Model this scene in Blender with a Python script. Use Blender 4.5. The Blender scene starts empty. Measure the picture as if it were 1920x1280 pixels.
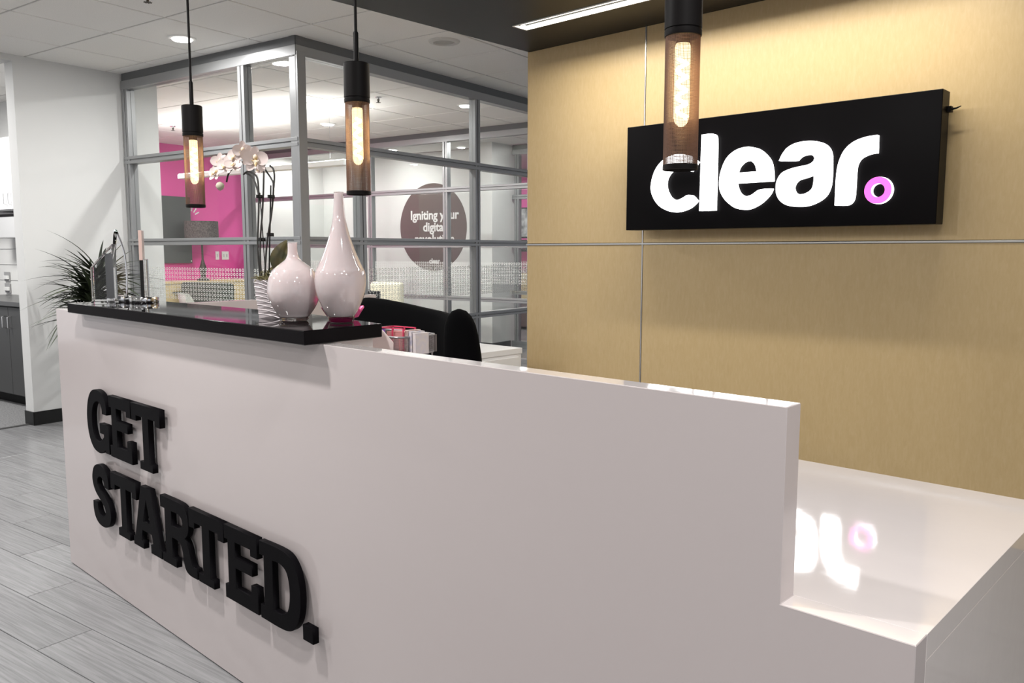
import bpy, bmesh, math, random
from mathutils import Vector, Matrix, Euler
random.seed(7)
PI = math.pi
S = bpy.context.scene
COL = S.collection
# ------------------------------------------------------------------ camera
cd = bpy.data.cameras.new('camera'); cam = bpy.data.objects.new('camera', cd); COL.objects.link(cam)
cd.sensor_width = 36; cd.lens = 28.960; cd.clip_start = 0.05; cd.clip_end = 200
cx = Vector((0.728938, 0.684579, 0.000710)); cy = Vector((0.074743, -0.078555, -0.994104)); cz = Vector((-0.680487, 0.724693, -0.108429))
M4 = Matrix((cx, -cy, -cz)).transposed().to_4x4(); M4.translation = Vector((0, 0, 1.30))
cam.matrix_world = M4; S.camera = cam
# ------------------------------------------------------------------ world, light, exposure
W = bpy.data.worlds.new('world'); S.world = W; W.use_nodes = True
W.node_tree.nodes['Background'].inputs[0].default_value = (0.93, 0.95, 1.0, 1)
W.node_tree.nodes['Background'].inputs[1].default_value = 0.50
S.view_settings.view_transform = 'Standard'; S.view_settings.look = 'None'
S.view_settings.exposure = 0.45; S.view_settings.gamma = 1.0; S.view_settings.use_curve_mapping = False
TH = math.radians(8.2343)                       # the glazed offices are turned by this angle against desk and wood wall
RZ = Matrix.Rotation(TH, 4, 'Z')
def rw(x, y, z=0): return RZ @ Vector((x, y, z))
def area(name, loc, power, size, size_y=None, col=(1, .985, .965), rot=(0, 0, 0), spread=180):
    l = bpy.data.lights.new(name, 'AREA'); l.energy = power; l.color = col
    l.shape = 'RECTANGLE' if size_y else 'DISK'; l.size = size
    if size_y: l.size_y = size_y
    l.spread = math.radians(spread)
    o = bpy.data.objects.new(name, l); o.location = loc; o.rotation_euler = rot; COL.objects.link(o); return o
# office downlights (x', y' in the turned frame, watts)
LOBBY_DL = [(-5.01, 3.36, 14), (-5.01, 1.5, 30), (-5.01, -0.6, 24), (-3.0, -2.4, 18), (-0.2, -2.4, 18)]
ROOM_DL = [(-5.016, 4.195, 24), (-6.993, 6.454, 26), (-5.019, 6.405, 24), (-8.95, 5.2, 28)]
HALL_DL = [(-5.697, 8.255, 14), (-8.0, 8.35, 14), (-9.6, 8.3, 12)]
for (x, y, p) in LOBBY_DL + ROOM_DL + HALL_DL: area('downlight_lamp', rw(x, y, 2.676), p, .10)
for (x, y, p) in [(-2.25, .45, 26), (-.3, .9, 16), (-3.45, -.1, 15), (.9, -.1, 15), (2.0, .9, 16)]: area('soffit_and_fill_lamp', (x, y, 2.560), p, .12)  # unseen; some placed by the desk shadows, others added to brighten counter and desk
area('kitchen_lamp', rw(-7.7, 2.3, 2.67), 55, .6, .6)
area('slot_lamp', (-2.115, 3.612, 2.588), 30, 2.38, .045, col=(1, .95, .85), spread=180)
area('uplight_lamp', rw(-7.15, 5.6, 2.195), 22, 2.6, .05, rot=(PI, 0, TH))
area('far_lamp', rw(-7.5, 10.7, 2.6), 40, .5)

# ------------------------------------------------------------------ materials
MATS = {}
def nodes(name):
    m = bpy.data.materials.new(name); m.use_nodes = True; nt = m.node_tree
    return m, nt, nt.nodes['Principled BSDF']
def mat(name, col, rough=.5, metal=0, spec=.5, coat=0, emit=None, estr=0, trans=0, ior=1.45, bump=None, mottle=None, sheen=0):
    if name in MATS: return MATS[name]
    m, nt, b = nodes(name)
    b.inputs['Base Color'].default_value = (*col, 1); b.inputs['Roughness'].default_value = rough
    b.inputs['Metallic'].default_value = metal; b.inputs['Specular IOR Level'].default_value = spec
    b.inputs['Coat Weight'].default_value = coat; b.inputs['Coat Roughness'].default_value = .05
    b.inputs['Transmission Weight'].default_value = trans; b.inputs['IOR'].default_value = ior
    if sheen: b.inputs['Sheen Weight'].default_value = sheen
    if emit: b.inputs['Emission Color'].default_value = (*emit, 1); b.inputs['Emission Strength'].default_value = estr
    if bump or mottle:
        tc = nt.nodes.new('ShaderNodeTexCoord')
    if bump:   # (scale, strength)
        n = nt.nodes.new('ShaderNodeTexNoise'); n.inputs['Scale'].default_value = bump[0]; n.inputs['Detail'].default_value = 3
        bp = nt.nodes.new('ShaderNodeBump'); bp.inputs['Strength'].default_value = bump[1]; bp.inputs['Distance'].default_value = .002
        nt.links.new(tc.outputs['Object'], n.inputs['Vector']); nt.links.new(n.outputs['Fac'], bp.inputs['Height']); nt.links.new(bp.outputs['Normal'], b.inputs['Normal'])
    if mottle:  # (scale, colour2)
        n = nt.nodes.new('ShaderNodeTexNoise'); n.inputs['Scale'].default_value = mottle[0]; n.inputs['Detail'].default_value = 4
        r = nt.nodes.new('ShaderNodeValToRGB'); r.color_ramp.elements[0].position = .35; r.color_ramp.elements[1].position = .65
        r.color_ramp.elements[0].color = (*mottle[1], 1); r.color_ramp.elements[1].color = (*col, 1)
        nt.links.new(tc.outputs['Object'], n.inputs['Vector']); nt.links.new(n.outputs['Fac'], r.inputs['Fac']); nt.links.new(r.outputs['Color'], b.inputs['Base Color'])
    MATS[name] = m; return m
def emis(name, col, s):
    if name in MATS: return MATS[name]
    m, nt, b = nodes(name); nt.nodes.remove(b); e = nt.nodes.new('ShaderNodeEmission')
    e.inputs[0].default_value = (*col, 1); e.inputs[1].default_value = s
    nt.links.new(e.outputs[0], nt.nodes['Material Output'].inputs[0]); MATS[name] = m; return m
def glass_mat(name, tint, refl=1.0, ior=1.5):
    m, nt, b = nodes(name); nt.nodes.remove(b)
    t = nt.nodes.new('ShaderNodeBsdfTransparent'); t.inputs[0].default_value = (*tint, 1)
    g = nt.nodes.new('ShaderNodeBsdfGlossy'); g.inputs['Roughness'].default_value = .01; g.inputs[0].default_value = (refl, refl, refl, 1)
    f = nt.nodes.new('ShaderNodeFresnel'); ge = nt.nodes.new('ShaderNodeNewGeometry')
    im = nt.nodes.new('ShaderNodeMapRange'); im.inputs[3].default_value = ior; im.inputs[4].default_value = 1 / ior   # the back face of a pane refracts the other way round
    nt.links.new(ge.outputs['Backfacing'], im.inputs[0]); nt.links.new(im.outputs[0], f.inputs[0])
    mx = nt.nodes.new('ShaderNodeMixShader')
    nt.links.new(f.outputs[0], mx.inputs[0]); nt.links.new(t.outputs[0], mx.inputs[1]); nt.links.new(g.outputs[0], mx.inputs[2])
    nt.links.new(mx.outputs[0], nt.nodes['Material Output'].inputs[0]); MATS[name] = m; return m
def grain_mat(name, c1, c2, c3, stretch, rough, scale=6, coat=0, bumps=.15, rand=.12, ring=0):
    """wood: noise stretched along an axis, streaks, per-object tone variation"""
    m, nt, b = nodes(name); N = nt.nodes; L = nt.links
    tc = N.new('ShaderNodeTexCoord'); oi = N.new('ShaderNodeObjectInfo')
    ad = N.new('ShaderNodeVectorMath'); ad.operation = 'ADD'
    sc = N.new('ShaderNodeVectorMath'); sc.operation = 'SCALE'; sc.inputs['Scale'].default_value = 37
    cmb = N.new('ShaderNodeCombineXYZ')
    for k in range(3): L.new(oi.outputs['Random'], cmb.inputs[k])
    L.new(cmb.outputs[0], sc.inputs[0]); L.new(tc.outputs['Object'], ad.inputs[0]); L.new(sc.outputs[0], ad.inputs[1])
    mp = N.new('ShaderNodeMapping'); mp.inputs['Scale'].default_value = stretch; L.new(ad.outputs[0], mp.inputs['Vector'])
    n = N.new('ShaderNodeTexNoise'); n.inputs['Scale'].default_value = scale; n.inputs['Detail'].default_value = 8; n.inputs['Roughness'].default_value = .65; n.inputs['Distortion'].default_value = .6
    L.new(mp.outputs[0], n.inputs['Vector'])
    r = N.new('ShaderNodeValToRGB'); e = r.color_ramp.elements
    e[0].position = .28; e[0].color = (*c1, 1); e[1].position = .72; e[1].color = (*c3, 1)
    q = e.new(.5); q.color = (*c2, 1)
    src = n.outputs['Fac']
    if ring:
        w = N.new('ShaderNodeTexWave'); w.wave_type = 'BANDS'; w.bands_direction = 'Y'
        w.inputs['Scale'].default_value = ring; w.inputs['Distortion'].default_value = 9; w.inputs['Detail'].default_value = 2; w.inputs['Detail Scale'].default_value = 1.2
        mp2 = N.new('ShaderNodeMapping'); mp2.inputs['Scale'].default_value = (.16, 1, 1); L.new(ad.outputs[0], mp2.inputs['Vector']); L.new(mp2.outputs[0], w.inputs['Vector'])
        mxf = N.new('ShaderNodeMix'); mxf.inputs[0].default_value = .3; L.new(n.outputs['Fac'], mxf.inputs[2]); L.new(w.outputs['Fac'], mxf.inputs[3]); src = mxf.outputs[0]
    L.new(src, r.inputs['Fac'])
    hs = N.new('ShaderNodeHueSaturation'); mr = N.new('ShaderNodeMapRange'); mr.inputs[3].default_value = 1 - rand; mr.inputs[4].default_value = 1 + rand
    L.new(oi.outputs['Random'], mr.inputs[0]); L.new(mr.outputs[0], hs.inputs['Value']); L.new(r.outputs['Color'], hs.inputs['Color'])
    L.new(hs.outputs['Color'], b.inputs['Base Color'])
    bp = N.new('ShaderNodeBump'); bp.inputs['Strength'].default_value = bumps; bp.inputs['Distance'].default_value = .002
    L.new(src, bp.inputs['Height']); L.new(bp.outputs[0], b.inputs['Normal'])
    b.inputs['Roughness'].default_value = rough; b.inputs['Coat Weight'].default_value = coat
    MATS[name] = m; return m
def g3(v): return (v, v, v)
WALL = mat('wall_paint', (.68, .68, .67), .7, bump=(180, .15))
WALLW = mat('bright_wall_paint', (.80, .80, .78), .65)
TILE = mat('ceiling_tile', (.90, .885, .86), .9, bump=(260, .5), mottle=(240, (.80, .785, .76)))
TBAR = mat('ceiling_bar', (.55, .54, .52), .6)
SOFF = mat('soffit_paint', (.015, .0135, .0115), .42, spec=.25)
MAPLE = grain_mat('maple_veneer', (.575, .415, .21), (.605, .445, .23), (.635, .475, .26), (11, 11, 2.6), .45, 7, coat=0, bumps=.03, rand=.02)
PLANK = grain_mat('grey_oak_plank', (.165, .165, .17), (.25, .25, .255), (.325, .325, .33), (1.1, 36, 1), .25, 3.2, bumps=.10, rand=.10)
FLOORB = mat('floor_joint', (.15, .15, .15), .8)
KFLOOR = mat('kitchen_carpet', (.13, .13, .135), .9, mottle=(90, (.24, .24, .24)))
ALU = mat('aluminium_frame', (.36, .365, .37), .38, metal=.55)
ALUD = mat('aluminium_reveal', (.16, .165, .17), .5, metal=.4)
STRIP = mat('aluminium_strip', (.62, .62, .62), .3, metal=.9)
GLASS = glass_mat('clear_glass', (.975, .985, .98), .5)
FILM = mat('frosted_ring_film', (.82, .83, .80), .6)
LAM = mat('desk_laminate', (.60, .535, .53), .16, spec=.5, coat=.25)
LAMLIT = mat('desk_laminate_lit', (.88, .81, .795), .06, spec=.6, coat=.8, bump=(9, .25))  # glossier desk laminate, base colour raised to carry the brighter light on top
BSTONE = mat('black_stone', (.005, .004, .005), .04, spec=.42)
BLK = mat('black_paint', (.0035, .003, .004), .5, spec=.05)
BLKM = mat('black_metal', (.006, .005, .005), .5, spec=.12)
BASEB = mat('black_rubber_base', (.012, .012, .012), .45)
PINK = mat('pink_wall_paint', (.76, .085, .36), .6)
CHROME = mat('chrome', (.75, .75, .76), .12, metal=1)
WHITEP = mat('white_plastic', (.82, .82, .80), .4)
DISCM = emis('downlight_diffuser', (1, .98, .95), 14)

# ------------------------------------------------------------------ mesh helpers
class MB:
    def __init__(s): s.v = []; s.f = []
    def add(s, vs, fs):
        n = len(s.v); s.v += [tuple(v) for v in vs]; s.f += [tuple(i + n for i in f) for f in fs]; return s
    def box(s, x0, x1, y0, y1, z0, z1, m=None):
        vs = [Vector((x, y, z)) for z in (z0, z1) for y in (y0, y1) for x in (x0, x1)]
        if m is not None: vs = [m @ v for v in vs]
        return s.add(vs, [(0, 2, 3, 1), (4, 5, 7, 6), (0, 1, 5, 4), (1, 3, 7, 5), (3, 2, 6, 7), (2, 0, 4, 6)])
    def lathe(s, prof, n=32, c=(0, 0, 0), cap=True):
        vs = []
        for (r, z) in prof:
            for k in range(n):
                a = 2 * PI * k / n; vs.append((c[0] + r * math.cos(a), c[1] + r * math.sin(a), c[2] + z))
        fs = []
        for i in range(len(prof) - 1):
            for k in range(n): fs.append((i * n + k, i * n + (k + 1) % n, (i + 1) * n + (k + 1) % n, (i + 1) * n + k))
        if cap: fs.append(tuple(range(n))[::-1]); fs.append(tuple((len(prof) - 1) * n + k for k in range(n)))
        return s.add(vs, fs)
    def tube(s, pts, r, n=8, closed=False):
        P = [Vector(p) for p in pts]; R = r if isinstance(r, (list, tuple)) else [r] * len(P)
        vs = []; up = Vector((0, 0, 1)); prev = None
        for i, p in enumerate(P):
            if closed: t = P[(i + 1) % len(P)] - P[i - 1]
            else: t = P[min(i + 1, len(P) - 1)] - P[max(i - 1, 0)]
            t.normalize()
            if prev is None:
                a = t.cross(up) if abs(t.z) < .95 else t.cross(Vector((1, 0, 0)))
            else: a = prev - t * prev.dot(t)
            a.normalize(); prev = a; b = t.cross(a)
            for k in range(n):
                w = 2 * PI * k / n; vs.append(p + (a * math.cos(w) + b * math.sin(w)) * R[i])
        fs = []; m = len(P)
        for i in range(m if closed else m - 1):
            j = (i + 1) % m
            for k in range(n): fs.append((i * n + k, i * n + (k + 1) % n, j * n + (k + 1) % n, j * n + k))
        if not closed: fs.append(tuple(range(n))[::-1]); fs.append(tuple((m - 1) * n + k for k in range(n)))
        return s.add(vs, fs)
    def mesh(s, name, m, smooth=False, bevel=0, seg=2, subd=0):
        me = bpy.data.meshes.new(name); me.from_pydata(s.v, [], s.f)
        if bevel or subd or smooth:
            b = bmesh.new(); b.from_mesh(me)
            bmesh.ops.recalc_face_normals(b, faces=b.faces)
            if bevel:
                es = [e for e in b.edges if len(e.link_faces) == 2 and e.calc_face_angle(0) > .6]
                bmesh.ops.bevel(b, geom=es, offset=bevel, segments=seg, profile=.5, affect='EDGES')
            b.to_mesh(me); b.free()
        me.materials.append(m)
        if smooth:
            for p in me.polygons: p.use_smooth = True
            me.set_sharp_from_angle(angle=math.radians(smooth if smooth > 1 else 40))
        return me
    def obj(s, name, m, parent=None, smooth=False, bevel=0, seg=2, loc=None, rot=None, label=None):
        return link(name, s.mesh(name, m, smooth, bevel, seg), parent, loc, rot, label)
def link(name, me, parent=None, loc=None, rot=None, label=None):
    o = bpy.data.objects.new(name, me); COL.objects.link(o)
    if parent: o.parent = parent
    if loc is not None: o.location = loc
    if rot is not None: o.rotation_euler = rot
    if label: o['label'] = label
    return o
def tag(o, label, cat, group=None):
    o['label'] = label; o['category'] = cat
    if group: o['group'] = group
    return o
def thing(name, label, cat, loc=(0, 0, 0), rotz=0, group=None, room=False):
    o = bpy.data.objects.new(name, None); o.empty_display_size = .1; COL.objects.link(o)
    if room: o.location = rw(*loc); o.rotation_euler = (0, 0, TH + rotz)
    else: o.location = loc; o.rotation_euler = (0, 0, rotz)
    return tag(o, label, cat, group)
def struct(o, label=None, room=False):
    o['kind'] = 'structure'
    if label: o['label'] = label
    if room: o.rotation_euler = (0, 0, TH)
    return o
def sempty(name, label=None, room=False):
    o = bpy.data.objects.new(name, None); COL.objects.link(o); return struct(o, label, room)
def stuff(o): o['kind'] = 'stuff'; return o
def dup(root, loc=None, rotz=None, label=None):
    r = root.copy(); COL.objects.link(r)
    if loc is not None: r.location = loc
    if rotz is not None: r.rotation_euler = (0, 0, rotz)
    if label: r['label'] = label
    for ch in list(root.children):
        c = ch.copy(); COL.objects.link(c); c.parent = r
        for g in list(ch.children):
            d = g.copy(); COL.objects.link(d); d.parent = c
    return r
def smooth_poly(pts, steps=6, thr=48, closed=True):
    n = len(pts); P = [Vector((p[0], p[1])) for p in pts]; corner = []
    for i in range(n):
        a = P[i] - P[i - 1]; b = P[(i + 1) % n] - P[i]
        corner.append(math.degrees(a.angle(b, 0)) > thr)
    out = []
    for i in range(n):
        j = (i + 1) % n; p0, p1 = P[i], P[j]; out.append(tuple(p0))
        if corner[i] and corner[j]: continue
        L = (p1 - p0).length
        d = (p1 - p0)
        def tan(k, idx):
            if corner[idx]: return d
            t = (P[(idx + 1) % n] - P[idx - 1]).normalized(); return t * L
        t0 = tan(0, i); t1 = tan(1, j)
        for q in range(1, steps):
            t = q / steps; h = (2*t**3 - 3*t**2 + 1); h2 = (t**3 - 2*t**2 + t); h3 = (-2*t**3 + 3*t**2); h4 = (t**3 - t**2)
            v = p0 * h + t0 * h2 + p1 * h3 + t1 * h4; out.append(tuple(v))
    return out
def curve_mesh(name, outlines, depth, bevel, m, inset=0):
    """filled 2-D outlines (x, z) standing up, facing -Y; y from -depth to 0"""
    cu = bpy.data.curves.new(name, 'CURVE'); cu.dimensions = '2D'; cu.fill_mode = 'BOTH'
    for ol in outlines:
        sp = cu.splines.new('POLY'); sp.points.add(len(ol) - 1); sp.use_cyclic_u = True
        for i, p in enumerate(ol): sp.points[i].co = (p[0], p[1], 0, 1)
    cu.extrude = depth / 2 - bevel; cu.bevel_depth = bevel; cu.bevel_resolution = 1; cu.offset = -bevel - inset
    return conv(cu, name, depth, m)
def text_mesh(name, body, size, depth, m, offset=0, align='CENTER', space=1.0, line=1.0):
    cu = bpy.data.curves.new(name, 'FONT'); cu.body = body; cu.size = size; cu.extrude = depth / 2; cu.offset = offset
    cu.align_x = align; cu.space_character = space; cu.space_line = line; cu.resolution_u = 4
    return conv(cu, name, depth, m)
def conv(cu, name, depth, m):
    o = bpy.data.objects.new('tmp', cu); COL.objects.link(o)
    dg = bpy.context.evaluated_depsgraph_get(); me = bpy.data.meshes.new_from_object(o.evaluated_get(dg))
    bpy.data.objects.remove(o); bpy.data.curves.remove(cu)
    me.transform(Matrix.Translation((0, -depth / 2, 0)) @ Matrix.Rotation(PI / 2, 4, 'X'))
    me.materials.clear(); me.materials.append(m); me.name = name; return me

# ================================================================== SETTING
# ---- floor: base slab with recessed joints, planks laid along x'
fl = MB().box(-13, 4, -5, 16, -.08, -.006).obj('floor', FLOORB); struct(fl, 'grey wood plank floor', True)
PW, PL = .184, 1.22
pm = MB().box(0, PL - .0025, 0, PW - .0025, -.006, 0).mesh('plank', PLANK, bevel=.0012, seg=1)
rows = []
y = .30
k = 0
pl_count = 0
while y < 6.6:
    off = (k * .47) % PL
    x = -6.50
    first = True
    while x < -1.6:
        L = PL if not first else PL - off
        if L < .05: L = PL
        if first or x + L > -1.6:
            me = MB().box(0, L - .0025, 0, PW - .0025, -.006, 0).mesh('plank', PLANK, bevel=.0012, seg=1)
        else: me = pm
        if pl_count < 290:
            link('plank', me, fl, (x, y, 0)); pl_count += 1
        first = False; x += L
    y += PW; k += 1
m = MB()
for (x0, x1, y0, y1) in [(-6.5, 3.6, -4.5, .298), (-1.58, 3.6, .30, 6.6), (-10.2, -6.5, 3.4, 12.2), (-6.5, -1.6, 6.62, 12.2)]:
    m.box(x0, x1, y0, y1, -.006, -.0005)
stuff(m.obj('plank_field', PLANK, fl))
MB().box(-9.2, -6.5, -1, 3.4, -.006, .001).obj('carpet', KFLOOR, fl, label='dark speckled kitchen carpet')
MB().box(-6.515, -6.475, -1, 2.93, -.002, .004).obj('threshold', mat('dark_strip', g3(.05), .5), fl)

# ---- ceiling with lay-in tiles
ce = MB().box(-13, 4, -4.7, 14, 2.722, 2.80).obj('ceiling', TBAR); struct(ce, 'suspended ceiling of off-white speckled tiles', True)
TX, TY, X0, Y0 = .6125, .604, -4.67, 3.02
tme = MB().box(.007, TX - .007, .007, TY - .007, 2.700, 2.716).mesh('tile', TILE, bevel=.003, seg=1)
nt_ = 0
bars = MB()
for i in range(-10, 6):
    for j in range(-5, 11):
        x = X0 + i * TX; y = Y0 + j * TY
        if x < -10.3 or y > 9.0 or x > -2.4: continue
        if x < -7.2 and y < 2.6: continue
        wv = rw(x, y)
        if wv.x > -3.5: continue
        if nt_ < 280: link('tile', tme, ce, (x, y, 0)); nt_ += 1
for i in range(-9, 5):
    x = X0 + i * TX; bars.box(x - .005, x + .005, -.6, 9.1, 2.705, 2.712)
for j in range(-5, 11):
    y = Y0 + j * TY; bars.box(-10, -1.8, y - .005, y + .005, 2.7052, 2.7122)
bars.box(-6.4, 3.6, -4.6, -.62, 2.70, 2.712)
stuff(bars.obj('ceiling_bars', TBAR, ce))

# ---- dark soffit over the desk, with slot light
so = MB()
so.box(-3.68, 2.4, -.25, 3.555, 2.58, 2.70); so.box(-3.68, 2.4, 3.662, 4.08, 2.58, 2.70)
so.box(-3.68, -3.325, 3.555, 3.662, 2.58, 2.70); so.box(-.895, 2.4, 3.555, 3.662, 2.58, 2.70); so.box(-3.325, -.895, 3.555, 3.662, 2.64, 2.70)
so = struct(so.obj('trim_1', SOFF), 'dark lowered soffit above the reception desk')
lg = thing('slot_light', 'long recessed slot light in the dark soffit near the wood wall', 'light', (-2.11, 3.608, 2.58))
m = MB()
for (a, b, c, d) in [(-1.223, 1.223, -.060, -.051), (-1.223, 1.223, .051, .060), (-1.223, -1.211, -.051, .051), (1.211, 1.223, -.051, .051)]: m.box(a, b, c, d, -.004, .02)
m.obj('frame', WHITEP, lg)
MB().box(-1.209, 1.209, -.050, .050, .030, .036).obj('diffuser', emis('slot_glow', (1, .97, .88), 7), lg)
m = MB(); m.box(-1.209, 1.209, -.016, -.008, .004, .028); m.box(-1.209, 1.209, -.036, -.031, .008, .028); m.obj('louvre', mat('louvre_metal', g3(.12), .4, metal=.5), lg)

# ---- wood wall
ww = MB().box(-3.69, 2.4, 4.094, 4.24, 0, 2.70).obj('wall_right', mat('dark_backing', g3(.03), .8)); struct(ww, 'maple veneered feature wall with aluminium joints')
for (x0, x1) in [(-3.69, -2.786), (-2.774, -.342), (-.330, 2.4)]:
    for (z0, z1) in [(0.0, 1.339), (1.353, 2.58)]:
        MB().box(x0, x1, 4.08, 4.094, z0, z1).obj('panel', MAPLE, ww, bevel=.001, seg=1)
MB().box(-3.692, -3.690, 4.08, 4.24, 0, 2.7).obj('panel_edge', MAPLE, ww)
m = MB(); m.box(-3.70, 2.4, 4.076, 4.092, 1.341, 1.351); m.obj('joint_strip', STRIP, ww, bevel=.001, seg=1)
for x in (-2.78, -.336): MB().box(x - .0035, x + .0035, 4.0785, 4.092, 0, 2.58).obj('joint_strip', STRIP, ww)

# ---- plaster walls (turned frame)
wl = MB(); wl.box(-6.54, -6.42, 2.93, 4.05, 0, 2.70); wl = struct(wl.obj('wall_left', WALL), 'white painted wall beside the kitchen opening', True)
h = MB().box(-6.54, -6.42, .6, 2.93, 2.655, 2.70).obj('door_header', WALL, wl)
MB().box(-6.54, -6.42, -4.6, .6, 0, 2.70).obj('wall_panel', WALL, wl)
struct(MB().box(-6.54, 3.6, -4.72, -4.6, 0, 2.70).obj('wall_front', WALL), 'plain lobby wall facing the desk', True)
bb = MB(); bb.box(-6.42, -6.412, 2.922, 3.73, 0, .102); bb.box(-6.548, -6.412, 2.922, 2.93, 0, .102); bb.box(-6.548, -6.54, 2.922, 3.2, 0, .102)
struct(bb.obj('baseboard_left', BASEB), 'black rubber cove base on the white wall', True)
pk = struct(MB().box(-10.12, -10, 3.6, 7.64, 0, 2.70).obj('wall_pink', PINK), 'bright pink wall of the glazed meeting room', True)
struct(MB().box(-10.12, -10, 7.64, 9.22, 0, 2.70).obj('wall_corridor', WALLW), 'white end wall of the corridor', True)
wb = MB(); wb.box(-10.0, -6.70, 9.1, 9.22, 0, 2.70); wb = struct(wb.obj('wall_back', WALLW), 'white corridor wall behind the meeting room', True)
wc = MB(); wc.box(-6.70, -6.40, 8.70, 9.22, 0, 2.70); struct(wc.obj('wall_column', WALLW), 'white boxed column at the corridor corner', True)
m = MB(); m.box(-10, -6.70, 9.09, 9.10, 0, .10); m.box(-6.70, -6.39, 8.69, 8.70, 0, .10); m.box(-6.40, -6.39, 8.69, 9.11, 0, .10)
struct(m.obj('baseboard_back', BASEB), 'black base of the corridor walls', True)
struct(MB().box(-10.5, -4, 12.0, 12.1, 0, 2.70).obj('wall_far', PINK), 'pink wall of the far office', True)
struct(MB().box(-10.0, -6.54, 3.78, 3.9, 0, 2.70).obj('wall_kitchen', WALLW), 'white kitchen back wall', True)

# ---- glazed partitions
def bar(mb, a, b, w, d, axis, slot=.010):
    """axis 'z': upright at (a.x,a.y) from z a.z to b.z, face width w along dir ; built in partition-local coords x (along), y (depth), z"""
    (x0, z0), (x1, z1) = a, b
    g = slot / 2; dd = d / 2
    if axis == 'z':
        mb.box(x0 - w/2, x0 - g, -dd, dd, z0, z1); mb.box(x0 + g, x0 + w/2, -dd, dd, z0, z1); mb.box(x0 - g, x0 + g, -dd + .012, dd - .012, z0, z1)
    else:
        dd += .004
        mb.box(x0, x1, -dd, dd, z0 - w/2, z0 - g); mb.box(x0, x1, -dd, dd, z0 + g, z0 + w/2); mb.box(x0, x1, -dd + .012, dd - .012, z0 - g, z0 + g)
RAILS = [(.05, .10), (.75, .05), (1.374, .052), (2.022, .058)]
def ring_mesh(n=12):
    return [( .0118*math.cos(2*PI*k/n), .0125*math.sin(2*PI*k/n)) for k in range(n)], [(.0072*math.cos(2*PI*k/n), .0078*math.sin(2*PI*k/n)) for k in range(n)]
def film(parent, x0, x1, y, skip):
    o_, i_ = ring_mesh(); n = len(o_); vs = []; fs = []
    x = x0
    while x < x1:
        if not any(a < x < b for a, b in skip):
            for r in range(8):
                zc = 1.165 - r * .0315; base = len(vs)
                for (px, pz) in o_: vs.append((x + px, y, zc + pz))
                for (px, pz) in i_: vs.append((x + px, y, zc + pz))
                for k in range(n): fs.append((base + k, base + (k+1) % n, base + n + (k+1) % n, base + n + k))
        x += .0335
    mb = MB(); mb.v = vs; mb.f = fs
    return stuff(mb.obj('frosted_rings', FILM, parent, label='band of frosted white ring film'))
def partition(name, label, loc, rotz, x0, x1, posts, depth=.07, w=.068, rings=True, ends=(True, True)):
    P = sempty(name, label); P.location = rw(*loc); P.rotation_euler = (0, 0, TH + rotz)
    allp = sorted(posts)
    for x in allp:
        m = MB(); bar(m, (x, 0), (x, 2.60), w, depth, 'z'); m.obj('mullion', ALU, P, bevel=.0015, seg=1)
    m = MB(); m.box(x0, x1, -depth/2 - .004, depth/2 + .004, 2.575, 2.640); m.obj('head_rail', ALU, P, bevel=.0015, seg=1)
    m = MB(); m.box(x0, x1, -depth/2 + .006, depth/2 - .006, 2.640, 2.700); m.obj('head_channel', ALUD, P)
    for (z, rwid) in RAILS:
        m = MB(); bar(m, (x0, z), (x1, z), rwid, depth, 'x', .010 if z > .2 else .002); m.obj('rail', ALU, P, bevel=.0015, seg=1)
    zs = [(.10, .725), (.775, 1.348), (1.40, 1.993), (2.051, 2.575)]
    for a, b in zip(allp[:-1], allp[1:]):
        for (c, d) in zs:
            MB().box(a + w/2, b - w/2, -.003, .003, c, d).obj('pane', GLASS, P)
    if rings: film(P, x0 + .07, x1, -.0045, [(p - w/2 - .012, p + w/2 + .012) for p in allp])
    return P
w1 = partition('window_1', 'aluminium framed glazed partition with frosted ring band', (0, 3.765, 0), 0, -6.40, -4.33, [-6.365, -4.905, -4.352])
w2 = partition('window_2', 'aluminium framed glazed side partition behind the desk', (-4.365, 3.73, 0), PI/2, 0.0, 3.90, [.048, .585, 1.955, 3.30, 3.87])
m = MB(); m.box(-4.402, -4.328, 3.728, 3.802, 0, 2.575)
cp = struct(m.obj('trim_2', ALU, bevel=.008), 'aluminium corner post of the glazed room', True)
w3 = partition('window_3', 'far glazed partition of the meeting room', (0, 7.635, 0), 0, -10.0, -4.40, [-9.96, -8.74, -7.51, -6.28, -5.08, -4.43])
w4 = partition('window_4', 'glazed opening to the far pink office', (0, 9.16, 0), 0, -6.38, -3.4, [-6.31, -4.9, -3.5], rings=True)

# ================================================================== CEILING FITTINGS
def downlight(name, label, x, y, room_group):
    t = thing(name, label, 'light', (x, y, 2.70), group=room_group, room=True)
    MB().lathe([(.062, -.002), (.066, -.010), (.086, -.008), (.090, 0)], 28).obj('trim_ring', WHITEP, t, smooth=True)
    MB().lathe([(.060, -.014), (.060, -.0165)], 28).obj('diffuser', DISCM, t)
    return t
downlight('downlight', 'round downlight above the white wall and pendant cord', -5.01, 3.36, 'recessed ceiling downlights')
for (x, y, l) in [(-5.016, 4.195, 'round downlight just inside the glazed corner'), (-6.993, 6.454, 'round downlight deep in the glazed room above the orchid side'),
                  (-5.019, 6.405, 'round downlight seen through the side glazing'), (-5.697, 8.255, 'round corridor downlight next to the wood wall edge'),
                  (-8.0, 8.55, 'corridor downlight over the dark round wall graphic'), (-8.3, 8.8, 'second corridor downlight over the dark round wall graphic')]:
    downlight('downlight', l, x, y, 'recessed ceiling downlights')
t = thing('ceiling_speaker', 'round white ceiling speaker between the glazed room and dark soffit', 'speaker', (-3.64, 4.41, 2.70), room=True)
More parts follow.
